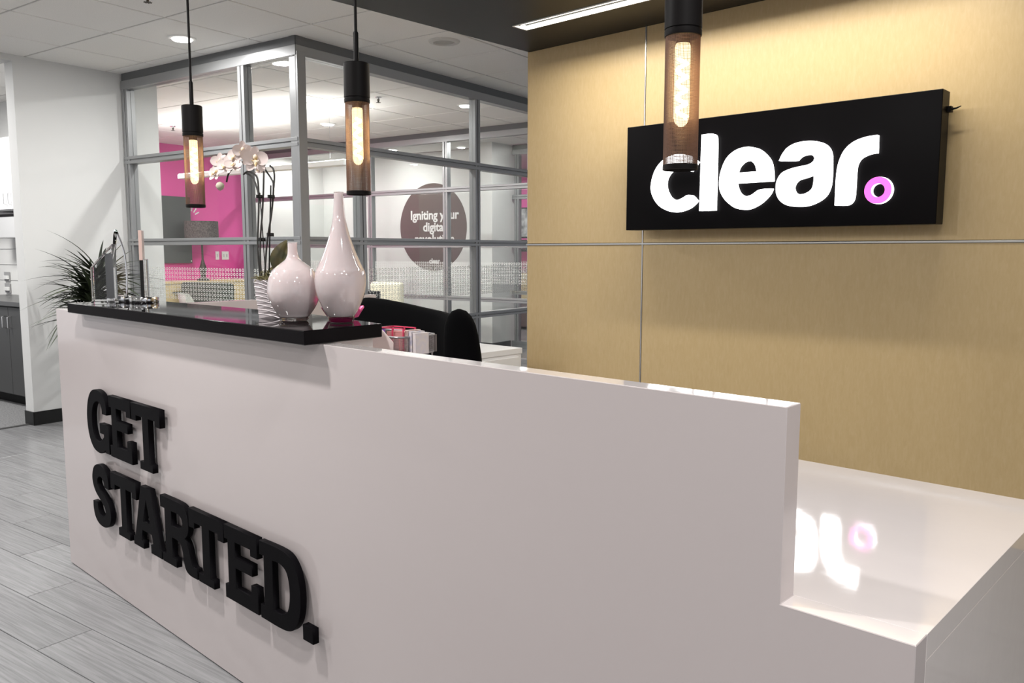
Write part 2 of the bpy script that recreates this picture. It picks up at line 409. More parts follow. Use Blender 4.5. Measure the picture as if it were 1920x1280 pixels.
MB().lathe([(.070, -.004), (.074, -.014), (.100, -.010), (.106, 0)], 36).obj('trim_ring', mat('speaker_white', (.66, .65, .62), .5), t, smooth=True)
MB().lathe([(.002, -.010), (.040, -.0095), (.070, -.005)], 30, cap=False).obj('speaker_grille', mat('grille_white', (.5, .49, .46), .7, bump=(900, 1)), t, smooth=True)
for (x, y, l) in [(-4.31, 2.69, 'small chrome sprinkler head in the lobby ceiling'), (-5.42, 5.62, 'sprinkler head inside the glazed room by the second pendant'), (-8.56, 5.58, 'sprinkler head inside the glazed room near the pink wall')]:
    t = thing('sprinkler', l, 'sprinkler', (x, y, 2.70), group='ceiling sprinkler heads', room=True)
    MB().lathe([(.030, 0), (.028, -.006), (.010, -.008), (.008, -.018)], 18).obj('escutcheon', CHROME, t, smooth=True)
    m = MB(); m.lathe([(.006, -.018), (.005, -.030), (.003, -.044)], 10)
    for a in range(2):
        s = (-1) ** a; m.tube([(s * .010, 0, -.016), (s * .014, 0, -.030), (s * .003, 0, -.046)], .0025, 6)
    m.obj('sprinkler_frame', mat('dark_brass', (.10, .09, .07), .4, metal=.8), t)
    m = MB()
    for a in range(8):
        mm = Matrix.Rotation(a * PI / 4, 4, 'Z'); m.box(.004, .022, -.004, .004, -.050, -.048, mm)
    m.obj('deflector', mat('dark_brass', (.10, .09, .07), .4, metal=.8), t)
# linear up-light pendant
t = thing('linear_pendant', 'long white suspended linear light inside the glazed room', 'light', (-7.15, 5.6, 2.14), room=True)
MB().box(-1.33, 1.33, -.045, .045, -.03, .02).obj('body', WHITEP, t, bevel=.006)
MB().box(-1.32, 1.32, -.035, .035, .022, .026).obj('diffuser', emis('uplight_glow', (1, .98, .92), 5), t)
for x in (-1.1, 1.1): MB().tube([(x, 0, .02), (x, 0, .556)], .0015, 5).obj('cable', STRIP, t)

# ================================================================== RECEPTION DESK
dk = thing('reception_desk', 'long pale laminate reception desk with stepped front and low counter', 'desk', (-2.0, 1.6, 0))
o = -Vector((-2.0, 1.6, 0))
def D(x0, x1, y0, y1, z0, z1, name, mt, bev=.0012):
    return MB().box(x0 + 2.0, x1 + 2.0, y0 - 1.6, y1 - 1.6, z0, z1).obj(name, mt, dk, bevel=bev, seg=1)
m = MB()   # stepped front slab: one polygon extruded
pts = [(-3.637, 0.004), (-.334, 0.004), (-.334, .762), (-.531, .762), (-.531, 1.069), (-3.637, 1.069)]
vs = [(x + 2.0, 1.167 - 1.6, z) for x, z in pts] + [(x + 2.0, 1.215 - 1.6, z) for x, z in pts]
m.add(vs, [(0, 1, 2, 3), (0, 3, 4, 5), (9, 8, 7, 6), (11, 10, 9, 6), (0, 6, 7, 1), (1, 7, 8, 2), (2, 8, 9, 3), (3, 9, 10, 4), (4, 10, 11, 5), (5, 11, 6, 0)])
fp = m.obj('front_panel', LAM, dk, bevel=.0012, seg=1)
fp.data.materials.append(LAMLIT)                                    # polished top edges, in the counter's colour lightened for brighter light
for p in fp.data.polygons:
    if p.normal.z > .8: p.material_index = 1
D(-3.637, -3.592, 1.215, 2.75, .004, 1.069, 'wing_panel', LAM)
D(-.379, -.334, 1.2152, 2.045, .004, .7215, 'end_panel', LAMLIT, .0005)
D(-1.06, -.334, 1.2152, 2.045, .722, .762, 'counter_top', LAMLIT, .0005)
D(-3.592, -1.06, 1.215, 1.90, .722, .760, 'work_surface', LAMLIT)
D(-3.592, -3.40, 1.90, 2.70, .722, .760, 'work_surface', LAMLIT)
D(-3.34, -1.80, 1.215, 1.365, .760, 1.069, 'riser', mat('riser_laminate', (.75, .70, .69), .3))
D(-1.062, -1.02, 1.25, 2.0, .004, .722, 'support_panel', LAM)
m = MB(); pts = [(-3.36, 1.118), (-1.75, 1.118), (-1.776, 1.378), (-2.2, 1.440), (-3.36, 1.410)]
m.add([(x + 2.0, y_ - 1.6, z) for z in (1.0695, 1.1062) for x, y_ in pts], [(4, 3, 2, 1, 0), (5, 6, 7, 8, 9)] + [(k, (k+1) % 5, 5 + (k+1) % 5, 5 + k) for k in range(5)])
bt = m.obj('stone_top', BSTONE, dk, bevel=.002, seg=1)
bt.data.materials.append(mat('honed_stone_edge', (.007, .006, .007), .55, spec=.06))     # the sawn edges are honed, only the top is polished
for p in bt.data.polygons:
    if abs(p.normal.z) < .5: p.material_index = 1; bt['label'] = 'glossy black stone ledge'

# ---- letters GET STARTED.
LET = {
 'E': ([(0,0),(.188,0),(.188,.078),(.150,.078),(.150,.044),(.064,.044),(.064,.104),(.158,.104),(.158,.138),(.064,.138),(.064,.182),(.150,.182),(.150,.163),(.188,.163),(.188,.224),(0,.224),(0,.182),(.020,.182),(.020,.042),(0,.042)], []),
 'T': ([(.056,0),(.156,0),(.156,.028),(.134,.028),(.134,.182),(.186,.182),(.186,.163),(.224,.163),(.224,.224),(0,.224),(0,.163),(.038,.163),(.038,.182),(.086,.182),(.086,.028),(.056,.028)], []),
 'A': ([(0,0),(.082,0),(.082,.030),(.068,.030),(.076,.066),(.150,.066),(.158,.030),(.140,.030),(.140,0),(.225,0),(.225,.030),(.212,.030),(.152,.224),(.076,.224),(.013,.030),(0,.030)], [[(.086,.100),(.113,.180),(.140,.100)]]),
 'R': ([(.005,0),(.106,0),(.106,.030),(.080,.030),(.080,.096),(.110,.096),(.138,.088),(.152,.066),(.158,.035),(.172,.010),(.200,0),(.250,0),(.250,.034),(.222,.036),(.210,.052),(.200,.078),(.188,.100),(.172,.114),(.192,.132),(.200,.160),(.194,.195),(.172,.217),(.135,.224),(0,.224),(0,.184),(.030,.184),(.030,.030),(.005,.030)], [[(.080,.138),(.125,.138),(.150,.146),(.158,.160),(.150,.176),(.125,.184),(.080,.184)]]),
 'D': ([(0,0),(.118,0),(.162,.012),(.194,.050),(.206,.112),(.194,.174),(.162,.212),(.118,.224),(0,.224),(0,.184),(.022,.184),(.022,.040),(0,.040)], [[(.068,.042),(.110,.042),(.140,.060),(.152,.112),(.140,.165),(.110,.182),(.068,.182)]]),
 'S': ([(.160,.150),(.118,.150),(.113,.170),(.096,.184),(.072,.184),(.054,.172),(.053,.155),(.072,.138),(.120,.115),(.155,.090),(.169,.058),(.160,.024),(.132,.002),(.090,-.006),(.045,0),(.015,.020),(.002,.050),(.002,.080),(.046,.080),(.053,.052),(.070,.037),(.092,.034),(.113,.042),(.119,.058),(.110,.074),(.070,.097),(.030,.120),(.008,.150),(.006,.182),(.025,.214),(.060,.230),(.100,.230),(.135,.218),(.155,.195)], []),
 'G': ([(.188,.145),(.148,.145),(.145,.168),(.128,.184),(.103,.187),(.075,.175),(.056,.148),(.050,.112),(.056,.072),(.075,.045),(.102,.036),(.128,.043),(.156,.060),(.156,.070),(.120,.070),(.120,.108),(.204,.108),(.204,.002),(.168,.002),(.164,.012),(.140,-.002),(.100,-.007),(.050,.006),(.015,.045),(0,.112),(.015,.178),(.050,.218),(.100,.231),(.150,.222),(.180,.198),(.190,.170)], []),
 '.': ([(0,0),(.047,0),(.047,.042),(0,.042)], []),
}
def letter(ch, x, z, nm, label):
    ol, hs = LET[ch]
    outs = [smooth_poly(ol, 5, 50)] + [smooth_poly(h, 5, 50) for h in hs]
    me = curve_mesh(nm, outs, .019, .0012, BLK)
    o = link(nm, me, None, (x, 1.156, z))
    for (px_, pz_) in {'E': [(.04, .02), (.04, .2)], 'T': [(.11, .02), (.11, .2)], 'A': [(.03, .015), (.19, .015), (.11, .21)], 'R': [(.055, .02), (.055, .2)], 'D': [(.045, .02), (.045, .2)], 'S': [(.08, .015), (.085, .205)], 'G': [(.1, .015), (.1, .205)], '.': [(.022, .02)]}[ch]:
        MB().tube([(px_, 0, pz_), (px_, .0108, pz_)], .004, 8).obj('stud', BLKM, o)
    return tag(o, label, 'letter', 'black letters on the desk front')
zr1, zr2 = .562, .277
for ch, x, z, lb in [('G', -3.277, zr1, 'black raised slab letter G starting the upper word on the desk'), ('E', -3.062, zr1, 'black raised letter E in the middle of the word GET'), ('T', -2.866, zr1, 'black raised letter T ending the word GET'),
                     ('S', -3.262, zr2, 'black raised letter S starting the lower word on the desk'), ('T', -3.082, zr2, 'black raised letter T straight after the letter S'), ('A', -2.894, zr2, 'black raised letter A in the word STARTED'),
                     ('R', -2.667, zr2, 'black raised letter R in the word STARTED'), ('T', -2.464, zr2, 'black raised letter T between the letters R and E'), ('E', -2.237, zr2, 'black raised letter E just before the letter D'),
                     ('D', -2.036, zr2, 'black raised letter D ending the word STARTED')]:
    letter(ch, x, z, 'letter', lb)
tag(letter('.', -1.824, .282, 'full_stop', ''), 'small black square full stop after the letter D', 'letter', 'black letters on the desk front')

# ================================================================== LIGHTBOX SIGN
sg = thing('lightbox_sign', 'black box sign with glowing white word and pink ring on the wood wall', 'sign', (-1.96, 4.08, 1.42))
bx = (-1.96, 4.08, 1.42)
MB().box(-2.793 - bx[0], -1.142 - bx[0], 3.93 - 4.08, 4.03 - 4.08, .002, .580).obj('box', mat('sign_black', (.003, .0025, .003), .3, spec=.07), sg, bevel=.003)
for x in (-.7, .7):
    for z in (.1, .48): MB().box(x - .02, x + .02, -.05, 0, z - .02, z + .02).obj('standoff', BLKM, sg)
m = MB(); m.box(.812, .832, -.075, -.045, .49, .515); m.tube([(.83, -.06, .503), (.850, -.06, .505), (.868, -.06, .512)], [.006, .004, .002], 6); m.obj('bracket', BLKM, sg)
WGL = emis('letter_glow', (1, 1, 1), 3.2)
c_ = [(-2.317,1.773),(-2.37,1.81),(-2.419,1.822),(-2.478,1.821),(-2.538,1.798),(-2.588,1.746),(-2.613,1.661),(-2.6,1.604),(-2.558,1.551),(-2.501,1.521),(-2.446,1.511),(-2.372,1.527),(-2.33,1.555),(-2.318,1.57),(-2.35,1.6),(-2.379,1.604),(-2.408,1.59),(-2.447,1.58),(-2.483,1.595),(-2.509,1.635),(-2.516,1.673),(-2.505,1.707),(-2.476,1.735),(-2.437,1.747),(-2.397,1.737),(-2.358,1.722)]
l_ = [(-2.302,1.913),(-2.239,1.913),(-2.221,1.904),(-2.214,1.887),(-2.211,1.721),(-2.211,1.513),(-2.305,1.513)]
e_ = [(-2.192,1.659),(-2.185,1.712),(-2.155,1.778),(-2.103,1.817),(-2.040,1.829),(-1.985,1.817),(-1.945,1.790),(-1.912,1.750),(-1.898,1.701),(-1.894,1.646),(-2.092,1.646),(-2.083,1.617),(-2.065,1.593),(-2.038,1.583),(-2.008,1.588),(-1.975,1.608),(-1.949,1.614),(-1.896,1.614),(-1.909,1.585),(-1.946,1.548),(-1.985,1.525),(-2.025,1.512),(-2.070,1.514),(-2.111,1.53),(-2.158,1.569),(-2.186,1.614)]
eh_ = [(-2.090,1.703),(-2.078,1.730),(-2.050,1.752),(-2.016,1.752),(-1.994,1.732),(-1.985,1.703)]
a_ = [(-1.869,1.742),(-1.854,1.774),(-1.827,1.806),(-1.784,1.825),(-1.729,1.830),(-1.674,1.823),(-1.639,1.807),(-1.618,1.785),(-1.607,1.755),(-1.604,1.7),(-1.604,1.627),(-1.615,1.583),(-1.636,1.554),(-1.674,1.531),(-1.716,1.518),(-1.764,1.516),(-1.812,1.523),(-1.85,1.544),(-1.873,1.576),(-1.88,1.615),(-1.874,1.653),(-1.851,1.686),(-1.811,1.703),(-1.771,1.711),(-1.716,1.719),(-1.696,1.730),(-1.689,1.743),(-1.697,1.755),(-1.720,1.761),(-1.749,1.757),(-1.765,1.747),(-1.776,1.737)]
ah_ = [(-1.689,1.663),(-1.729,1.652),(-1.765,1.643),(-1.782,1.625),(-1.785,1.606),(-1.774,1.585),(-1.754,1.579),(-1.727,1.582),(-1.7,1.598),(-1.691,1.62)]
r_ = [(-1.583,1.515),(-1.583,1.607),(-1.580,1.68),(-1.570,1.727),(-1.548,1.772),(-1.51,1.805),(-1.457,1.823),(-1.398,1.828),(-1.397,1.744),(-1.415,1.743),(-1.442,1.738),(-1.47,1.724),(-1.485,1.700),(-1.489,1.667),(-1.490,1.602),(-1.493,1.548),(-1.504,1.525),(-1.526,1.514)]
def ell(cx_, cz_, rx, rz, n=40): return [(cx_ + rx * math.cos(2*PI*k/n), cz_ + rz * math.sin(2*PI*k/n)) for k in range(n)]
def signpart(nm, outs, mt, depth, y):
    outs = [[(p[0] - bx[0], p[1] - bx[2]) for p in ol] for ol in outs]
    return link(nm, curve_mesh(nm, outs, depth, .0012, mt, .0022 if len(outs[0]) != 40 else 0), sg, (0, y - 4.08, 0))
for nm, outs in [('letter_c', [c_]), ('letter_l', [l_]), ('letter_e', [e_, eh_]), ('letter_a', [a_, ah_]), ('letter_r', [r_])]:
    signpart('glowing_letter', [smooth_poly(q, 5, 52) for q in outs], WGL, .030, 3.931)
signpart('glowing_ring', [ell(-1.386, 1.578, .061, .061), ell(-1.386, 1.578, .0300, .0300)], WGL, .026, 3.931)
rg = signpart('ring_face', [ell(-1.386, 1.578, .0605, .0605), ell(-1.386, 1.578, .0305, .0305)], emis('pink_glow', (1.0, .16, .72), 1.25), .004, 3.9045)
rg['label'] = 'glowing pink ring face'

# ================================================================== PENDANTS
BRZ = mat('bronze_mesh', (.17, .095, .065), .5, metal=.3)
BULBG, _nt, _b = nodes('bulb_glass'); _nt.nodes.remove(_b)      # amber envelope, emission added to spread the filament's glow
_t = _nt.nodes.new('ShaderNodeBsdfTransparent'); _e = _nt.nodes.new('ShaderNodeEmission'); _e.inputs[0].default_value = (1, .76, .40, 1); _e.inputs[1].default_value = 3.6
_m = _nt.nodes.new('ShaderNodeMixShader'); _m.inputs[0].default_value = .5
_nt.links.new(_t.outputs[0], _m.inputs[1]); _nt.links.new(_e.outputs[0], _m.inputs[2]); _nt.links.new(_m.outputs[0], _nt.nodes['Material Output'].inputs[0])
FILA = emis('led_filament', (1, .72, .34), 34)
def pendant(x, label):
    t = thing('pendant_lamp', label, 'lamp', (x, 1.40, 1.456), group='black pendant lamps with wire tube shades')
    return t
R0, HH = .0325, .249
t0 = pendant(-2.868, 'small looking pendant lamp hanging over the black stone ledge, in front of the pink wall')
m = MB()
for k in range(84):
    a = 2 * PI * k / 84; c, s = math.cos(a) * R0, math.sin(a) * R0
    m.tube([(c, s, .008), (c, s, HH)], .00052, 3)
for k in range(96):
    z = .010 + (HH - .012) * k / 95
    m.tube([(R0 * math.cos(2*PI*q/36), R0 * math.sin(2*PI*q/36), z) for q in range(36)], .00042, 3, closed=True)
stuff(m.obj('wire_shade', BRZ, t0))
MB().lathe([(R0 - .001, .0), (R0 + .0012, .001), (R0 + .0012, .010), (R0 - .001, .011), (R0 - .0015, .005), (R0 - .001, 0)], 40, cap=False).obj('end_ring', BLKM, t0, smooth=True)
MB().lathe([(.0345, HH), (.0350, HH + .002), (.0350, HH + .010), (.0335, HH + .011), (.0335, HH + .013), (.0352, HH + .014), (.0352, HH + .104), (.033, HH + .106)], 48).obj('cap', BLKM, t0, smooth=True)
MB().lathe([(.0070, HH + .106), (.0070, HH + .186), (.005, HH + .190)], 20).obj('stem', BLKM, t0, smooth=True)
MB().lathe([(.0042, HH + .190), (.0042, 1.114)], 10).obj('cord', BLKM, t0, smooth=True)
MB().lathe([(.045, 1.100), (.055, 1.106), (.055, 1.124)], 30).obj('ceiling_rose', BLKM, t0, smooth=True)
bl = MB().lathe([(.0005, .082), (.006, .0835), (.0115, .089), (.0145, .099), (.0145, .230), (.012, .245)], 24).obj('bulb', BULBG, t0, smooth=True)
MB().lathe([(.014, .236), (.014, HH)], 20).obj('bulb_socket', BLKM, t0, smooth=True)
m = MB(); pts = []
for k in range(91):
    f = k / 90; a = f * 2 * PI * 4.5; pts.append((.0085 * math.cos(a), .0085 * math.sin(a), .098 + f * .112))
m.tube(pts, .0042, 6); m.obj('filament', FILA, bl)
t1 = dup(t0, (-1.899, 1.40, 1.456), 0, 'pendant lamp hanging above the two bottle vases')
t2 = dup(t0, (-.870, 1.40, 1.456), 0, 'largest looking pendant lamp, hanging in front of the lit sign')

# ================================================================== THINGS ON THE LEDGE
ZL = 1.1064
OPAL = mat('opal_glass', (.62, .535, .535), .07, spec=.5, coat=1.0)
_b = OPAL.node_tree.nodes['Principled BSDF']; _b.inputs['Subsurface Weight'].default_value = .5; _b.inputs['Subsurface Radius'].default_value = (.05, .04, .04); _b.inputs['Subsurface Scale'].default_value = 1
CLG = mat('clear_foot_glass', (.95, .93, .93), .02, trans=1, ior=1.45)
def vase(label, loc, body, foot, rim, nm='bottle_vase'):
    t = thing(nm, label, 'vase', loc, group='white bottle vases on the ledge')
    MB().lathe(body, 56).obj('body', OPAL, t, smooth=60)
    MB().lathe(foot, 48).obj('foot', CLG, t, smooth=60)
    MB().tube([(rim[0] * math.cos(2*PI*k/32), rim[0] * math.sin(2*PI*k/32), rim[1]) for k in range(32)], .0012, 8, closed=True).obj('rim', OPAL, t, smooth=True)
    return t
def prof(pts, n=5):
    out = []
    for i in range(len(pts) - 1):
        p0 = pts[max(i-1, 0)]; p1 = pts[i]; p2 = pts[i+1]; p3 = pts[min(i+2, len(pts)-1)]
        for k in range(n):
            t = k / n
            out.append(tuple(.5 * ((2*b) + (-a + c)*t + (2*a - 5*b + 4*c - d)*t*t + (-a + 3*b - 3*c + d)*t**3) for a, b, c, d in zip(p0, p1, p2, p3)))
    out.append(pts[-1]); return out
sc_ = .00153
def px_prof(lst, s): return prof([(max(r * s, .0005), h * s) for r, h in lst])
# round vase: widths read off in photograph pixels (radius, height above base)
s1 = .001525
vase('round bellied pinkish white bottle vase with short neck, before the orchid pot', (-2.023, 1.2625, ZL),
     px_prof([(4, 6), (25, 7), (31, 14), (39, 26.5), (45, 40), (47.3, 56), (44.5, 77), (37.5, 92), (30, 99.5), (21.5, 106), (14, 112), (10.3, 119), (8.8, 128), (8.6, 143)], s1),
     px_prof([(20, .4), (24, 1), (25.5, 3.5), (26.5, 6.5), (20, 6.8)], s1), (8.6 * s1, 143 * s1))
s2 = .00156
vase('tall pinkish white bottle vase with long slender neck, nearest the ledge end', (-1.888, 1.325, ZL),
     px_prof([(4, 9), (20, 10), (26, 15), (34, 30), (41.5, 50), (44.6, 70), (43, 88), (38, 99), (28, 122), (18.5, 149), (12, 176), (9, 203), (8, 226)], s2),
     px_prof([(18, .5), (21, 1.5), (22, 5), (23.5, 10.5), (18, 11)], s2), (8 * s2, 226 * s2))
# pink dish behind tall vase
t = thing('pink_dish', 'small bright pink petal edged dish behind the tall vase', 'dish', (-1.935, 1.350, ZL))
m = MB(); vs = []; N = 48
for i, (r, z) in enumerate([(.0, .004), (.018, .004), (.040, .010), (.056, .034)]):
    for k in range(N):
        a = 2*PI*k/N; w = 1 + (.10 * math.cos(5 * a) if i > 1 else 0); vs.append((r * w * math.cos(a), r * w * math.sin(a), z + (.004 * math.cos(5 * a) if i == 3 else 0)))
nv = len(vs)
vs += [(x * 1.03, y * 1.03, max(z - .004, 0)) for x, y, z in vs]
fs = []
for i in range(3):
    for k in range(N):
        a, b, c, d = i*N+k, i*N+(k+1) % N, (i+1)*N+(k+1) % N, (i+1)*N+k; fs.append((a, b, c, d)); fs.append((nv+d, nv+c, nv+b, nv+a))
for k in range(N): fs.append((3*N+k, 3*N+(k+1) % N, nv+3*N+(k+1) % N, nv+3*N+k))
m.add(vs, fs); m.obj('bowl', mat('pink_gloss', (.75, .03, .25), .3), t, smooth=True)
t.location.x = -1.970; t.location.y = 1.388
# ---- orchid
ot = thing('potted_orchid', 'white moth orchid in a ribbed grey ceramic pot, dark arched stems', 'plant', (-2.157, 1.284, ZL))
ob = Vector((-2.157, 1.284, ZL))
POT = mat('pot_grey', (.42, .37, .38), .45); POTR = mat('pot_rib', (.66, .60, .61), .4)
def rot2(p, a): return (p[0]*math.cos(a) - p[1]*math.sin(a), p[0]*math.sin(a) + p[1]*math.cos(a))
th0 = math.radians(2)
botc = [rot2(p, th0 + math.radians(28)) for p in [(-.034, -.034), (.034, -.034), (.034, .034), (-.034, .034)]]
topc = [rot2(p, th0 + math.radians(-8)) for p in [(-.045, -.045), (.045, -.045), (.045, .045), (-.045, .045)]]
HP = .112; NZ = 8; vs = []; fs = []
def potpt(side, u, v):
    a0, a1 = botc[side], botc[(side+1) % 4]; b0, b1 = topc[side], topc[(side+1) % 4]
    x = (a0[0]*(1-u) + a1[0]*u)*(1-v) + (b0[0]*(1-u) + b1[0]*u)*v; y_ = (a0[1]*(1-u) + a1[1]*u)*(1-v) + (b0[1]*(1-u) + b1[1]*u)*v
    return Vector((x, y_, HP * v))
for v in range(NZ + 1):
    for s in range(4):
        p = potpt(s, 0, v / NZ); vs.append(p)
for v in range(NZ):
    for s in range(4): fs.append((v*4+s, v*4+(s+1) % 4, (v+1)*4+(s+1) % 4, (v+1)*4+s))
fs.append((3, 2, 1, 0)); fs.append(tuple(NZ*4 + k for k in range(4)))
pot = MB().add(vs, fs).obj('pot', POT, ot)
m = MB()
for s in range(4):
    for k in range(9):
        v0 = .02 + k * .115; pts = []
        for q in range(9):
            u = q / 8; v = v0 + .10 * (1 - u * u)
            if 0 <= v <= 1:
                nrm = (potpt(s, .5, v) * Vector((1, 1, 0))).normalized() if False else Vector((potpt(s, .5, v).x, potpt(s, .5, v).y, 0)).normalized()
                pts.append(potpt(s, u, v) + nrm * .0004)
        if len(pts) > 2: m.tube(pts, .0016, 5)
stuff(m.obj('pot_ribs', POTR, pot, smooth=True))
# moss
m = MB(); rnd = random.Random(3)
for k in range(280):
    a = rnd.uniform(0, 2*PI); r = rnd.uniform(.0, .050); x, y_ = r*math.cos(a), r*math.sin(a); p = [Vector((x, y_, HP - .002 + rnd.uniform(0, .012)))]
    d = Vector((rnd.uniform(-1, 1), rnd.uniform(-1, 1), rnd.uniform(.1, 1.0))).normalized()
    for q in range(4): d = (d + Vector((rnd.uniform(-.7, .7), rnd.uniform(-.7, .7), rnd.uniform(-.6, .2)))).normalized(); p.append(p[-1] + d * .007)
    m.tube(p, .0011, 4)
stuff(m.obj('moss', mat('moss', (.17, .15, .07), .9), ot))
# leaves
def leaf_mesh(nm, L, Wd, curl, fold, mt, n=12, tk=.0016):
    vs = []; fs = []; NW = 5
    for i in range(n + 1):
        f = i / n; w = Wd * (math.sin(PI * min(1, .08 + f * .95)) ** .65) * (1 if f < .5 else 1 - .25*(f-.5)); ang = curl * f
        x = L * (math.sin(ang)/curl if abs(curl) > .01 else f); z = L * ((1 - math.cos(ang))/curl if abs(curl) > .01 else 0)
        for j in range(NW):
            s = (j/(NW-1) - .5) * 2; vs.append((x, s*w/2, -z + abs(s)*fold*w))
    for i in range(n):
        for j in range(NW-1): fs.append((i*NW+j, i*NW+j+1, (i+1)*NW+j+1, (i+1)*NW+j))
    nv = len(vs); vs += [(x, y_, z - tk) for x, y_, z in vs]; fs += [tuple(nv + q for q in reversed(f)) for f in fs]
    for i in range(n): fs.append((i*NW, (i+1)*NW, nv+(i+1)*NW, nv+i*NW)); fs.append((i*NW+NW-1, nv+i*NW+NW-1, nv+(i+1)*NW+NW-1, (i+1)*NW+NW-1))
    return MB().add(vs, fs).mesh(nm, mt, smooth=60)
LEAF = mat('orchid_leaf', (.055, .058, .022), .35, mottle=(30, (.10, .075, .025)))
def aim(o, xd, nd):
    X = Vector(xd).normalized(); Z = Vector(nd); Z = (Z - X * Z.dot(X)).normalized(); Y = Z.cross(X)
    m_ = Matrix((X, Y, Z)).transposed().to_4x4(); m_.translation = o.location; o.matrix_basis = m_
l1 = link('leaf', leaf_mesh('leaf', .098, .062, .35, .16, LEAF), ot, (.004, .012, HP + .022)); aim(l1, (.16, .13, .97), (.66, -.74, .15))
l2 = link('leaf', leaf_mesh('leaf', .120, .046, .8, .14, LEAF), ot, (-.020, -.010, HP + .026)); aim(l2, (.72, .55, .22), (.1, -.35, 1))
l3 = link('leaf', leaf_mesh('leaf', .085, .042, 1.3, .16, LEAF), ot, (.0, -.006, HP + .010)); aim(l3, (.55, -.25, .35), (0, -.2, 1))
l4 = link('leaf', leaf_mesh('leaf', .100, .045, 1.2, .16, LEAF), ot, (-.005, .012, HP + .012)); aim(l4, (.1, .8, .35), (0, -.2, 1))
# stems
STEM = mat('orchid_stem', (.020, .018, .016), .6)
stems = [[(-2.19,1.20),(-2.199,1.26),(-2.21,1.333),(-2.214,1.418),(-2.226,1.504),(-2.249,1.528),(-2.285,1.537),(-2.31,1.53)],
         [(-2.18,1.20),(-2.190,1.26),(-2.195,1.333),(-2.193,1.41),(-2.194,1.50),(-2.196,1.532),(-2.217,1.550),(-2.259,1.560),(-2.315,1.567),(-2.364,1.556),(-2.401,1.538),(-2.413,1.513)],
         [(-2.172,1.20),(-2.163,1.26),(-2.156,1.333),(-2.142,1.408),(-2.139,1.484),(-2.152,1.507),(-2.185,1.535),(-2.19,1.55)],
         [(-2.138,1.48),(-2.136,1.515),(-2.143,1.535),(-2.160,1.545)],
         [(-2.212,1.44),(-2.222,1.47),(-2.239,1.497),(-2.261,1.521),(-2.292,1.531)]]
for s in stems:
    P = [(x, 1.27 + .012*math.sin(z*9), z) for x, z in prof([(a, b) for a, b in s], 4)]
    MB().tube([Vector(p) - ob for p in P], .0027, 7).obj('stem', STEM, ot, smooth=True)
m = MB(); m.tube([Vector((-2.170, 1.272, 1.20)) - ob, Vector((-2.139, 1.270, 1.488)) - ob], .0024, 6); m.tube([Vector((-2.184, 1.272, 1.20)) - ob, Vector((-2.2005, 1.270, 1.47)) - ob], .0018, 6)
m.obj('support_stick', mat('stick_black', g3(.01), .6), ot)
for (x, z) in [(-2.202, 1.459), (-2.139, 1.456), (-2.150, 1.348), (-2.197, 1.334)]:
    m = MB(); c = Vector((x, 1.270, z)) - ob; m.box(c.x-.013, c.x+.013, c.y-.003, c.y+.003, c.z-.0022, c.z+.0022); m.box(c.x-.003, c.x+.003, c.y-.010, c.y+.010, c.z-.005, c.z+.005); m.obj('stem_clip', mat('stick_black', g3(.01), .6), ot)
PET = mat('orchid_petal', (.66, .56, .535), .5, sheen=.2)
LIP = mat('orchid_lip', (.55, .38, .13), .5, mottle=(120, (.78, .66, .55)))
def petal(nm, L, Wd, cup):
    vs = []; fs = []; n = 7; NW = 7
    for i in range(n+1):
        f = i/n; w = Wd * math.sin(PI * (0.06 + .90*f)) ** .55
        for j in range(NW):
            s = (j/(NW-1) - .5)*2; vs.append((s*w/2, -cup*(f*f)*L*.35 + .18*w*s*s*(-1) * .6 , L*f))
    for i in range(n):
        for j in range(NW-1): fs.append((i*NW+j, i*NW+j+1, (i+1)*NW+j+1, (i+1)*NW+j))
    nv = len(vs); vs += [(x, y_ + .0007, z) for x, y_, z in vs]; fs += [tuple(nv + q for q in reversed(f)) for f in fs]
    for i in range(n): fs.append((i*NW, (i+1)*NW, nv+(i+1)*NW, nv+i*NW)); fs.append((i*NW+NW-1, nv+i*NW+NW-1, nv+(i+1)*NW+NW-1, (i+1)*NW+NW-1))
    return MB().add(vs, fs).mesh(nm, PET, smooth=80)
pw = petal('petal', .029, .033, .8); ps = petal('petal', .031, .020, .55)
lm = MB(); lm.lathe([(.0008, -.002), (.004, .001), (.0065, .005), (.005, .010), (.0015, .013)], 10)
lm.tube([(0, -.004, -.002), (.004, -.010, -.006), (.009, -.012, -.001)], [.003, .0035, .001], 6); lm.tube([(0, -.004, -.002), (-.004, -.010, -.006), (-.009, -.012, -.001)], [.003, .0035, .001], 6); lm.tube([(0, -.004, -.002), (0, -.013, -.010), (0, -.016, -.018)], [.003, .004, .001], 6)
lme = lm.mesh('flower', LIP, smooth=60)
flowers = [(-2.443, 1.262, 1.541, -.35, -.5, .9), (-2.404, 1.256, 1.570, -.25, .1, .95), (-2.357, 1.250, 1.556, -.3, -.2, .95), (-2.304, 1.245, 1.552, -.7, .25, .9), (-2.318, 1.262, 1.583, -.15, -.45, .95),
           (-2.268, 1.258, 1.592, .1, .2, 1.0), (-2.238, 1.262, 1.575, -.1, .6, 1.0), (-2.178, 1.246, 1.560, 0.0, .35, 1.22), (-2.222, 1.285, 1.537, -.4, -.6, .55)]
for (x, y_, z, pit, yaw, s) in flowers:
    f = link('flower', lme, ot, Vector((x, y_, z)) - ob, (pit, 0, .72 + yaw)); f.scale = (s, s, s)
    for (a, me) in [(0, ps), (75, pw), (-75, pw), (142, ps), (-142, ps)]:
        p = link('petal', me, f, (0, .001 if me is pw else .002, .0), (0, math.radians(a), 0))
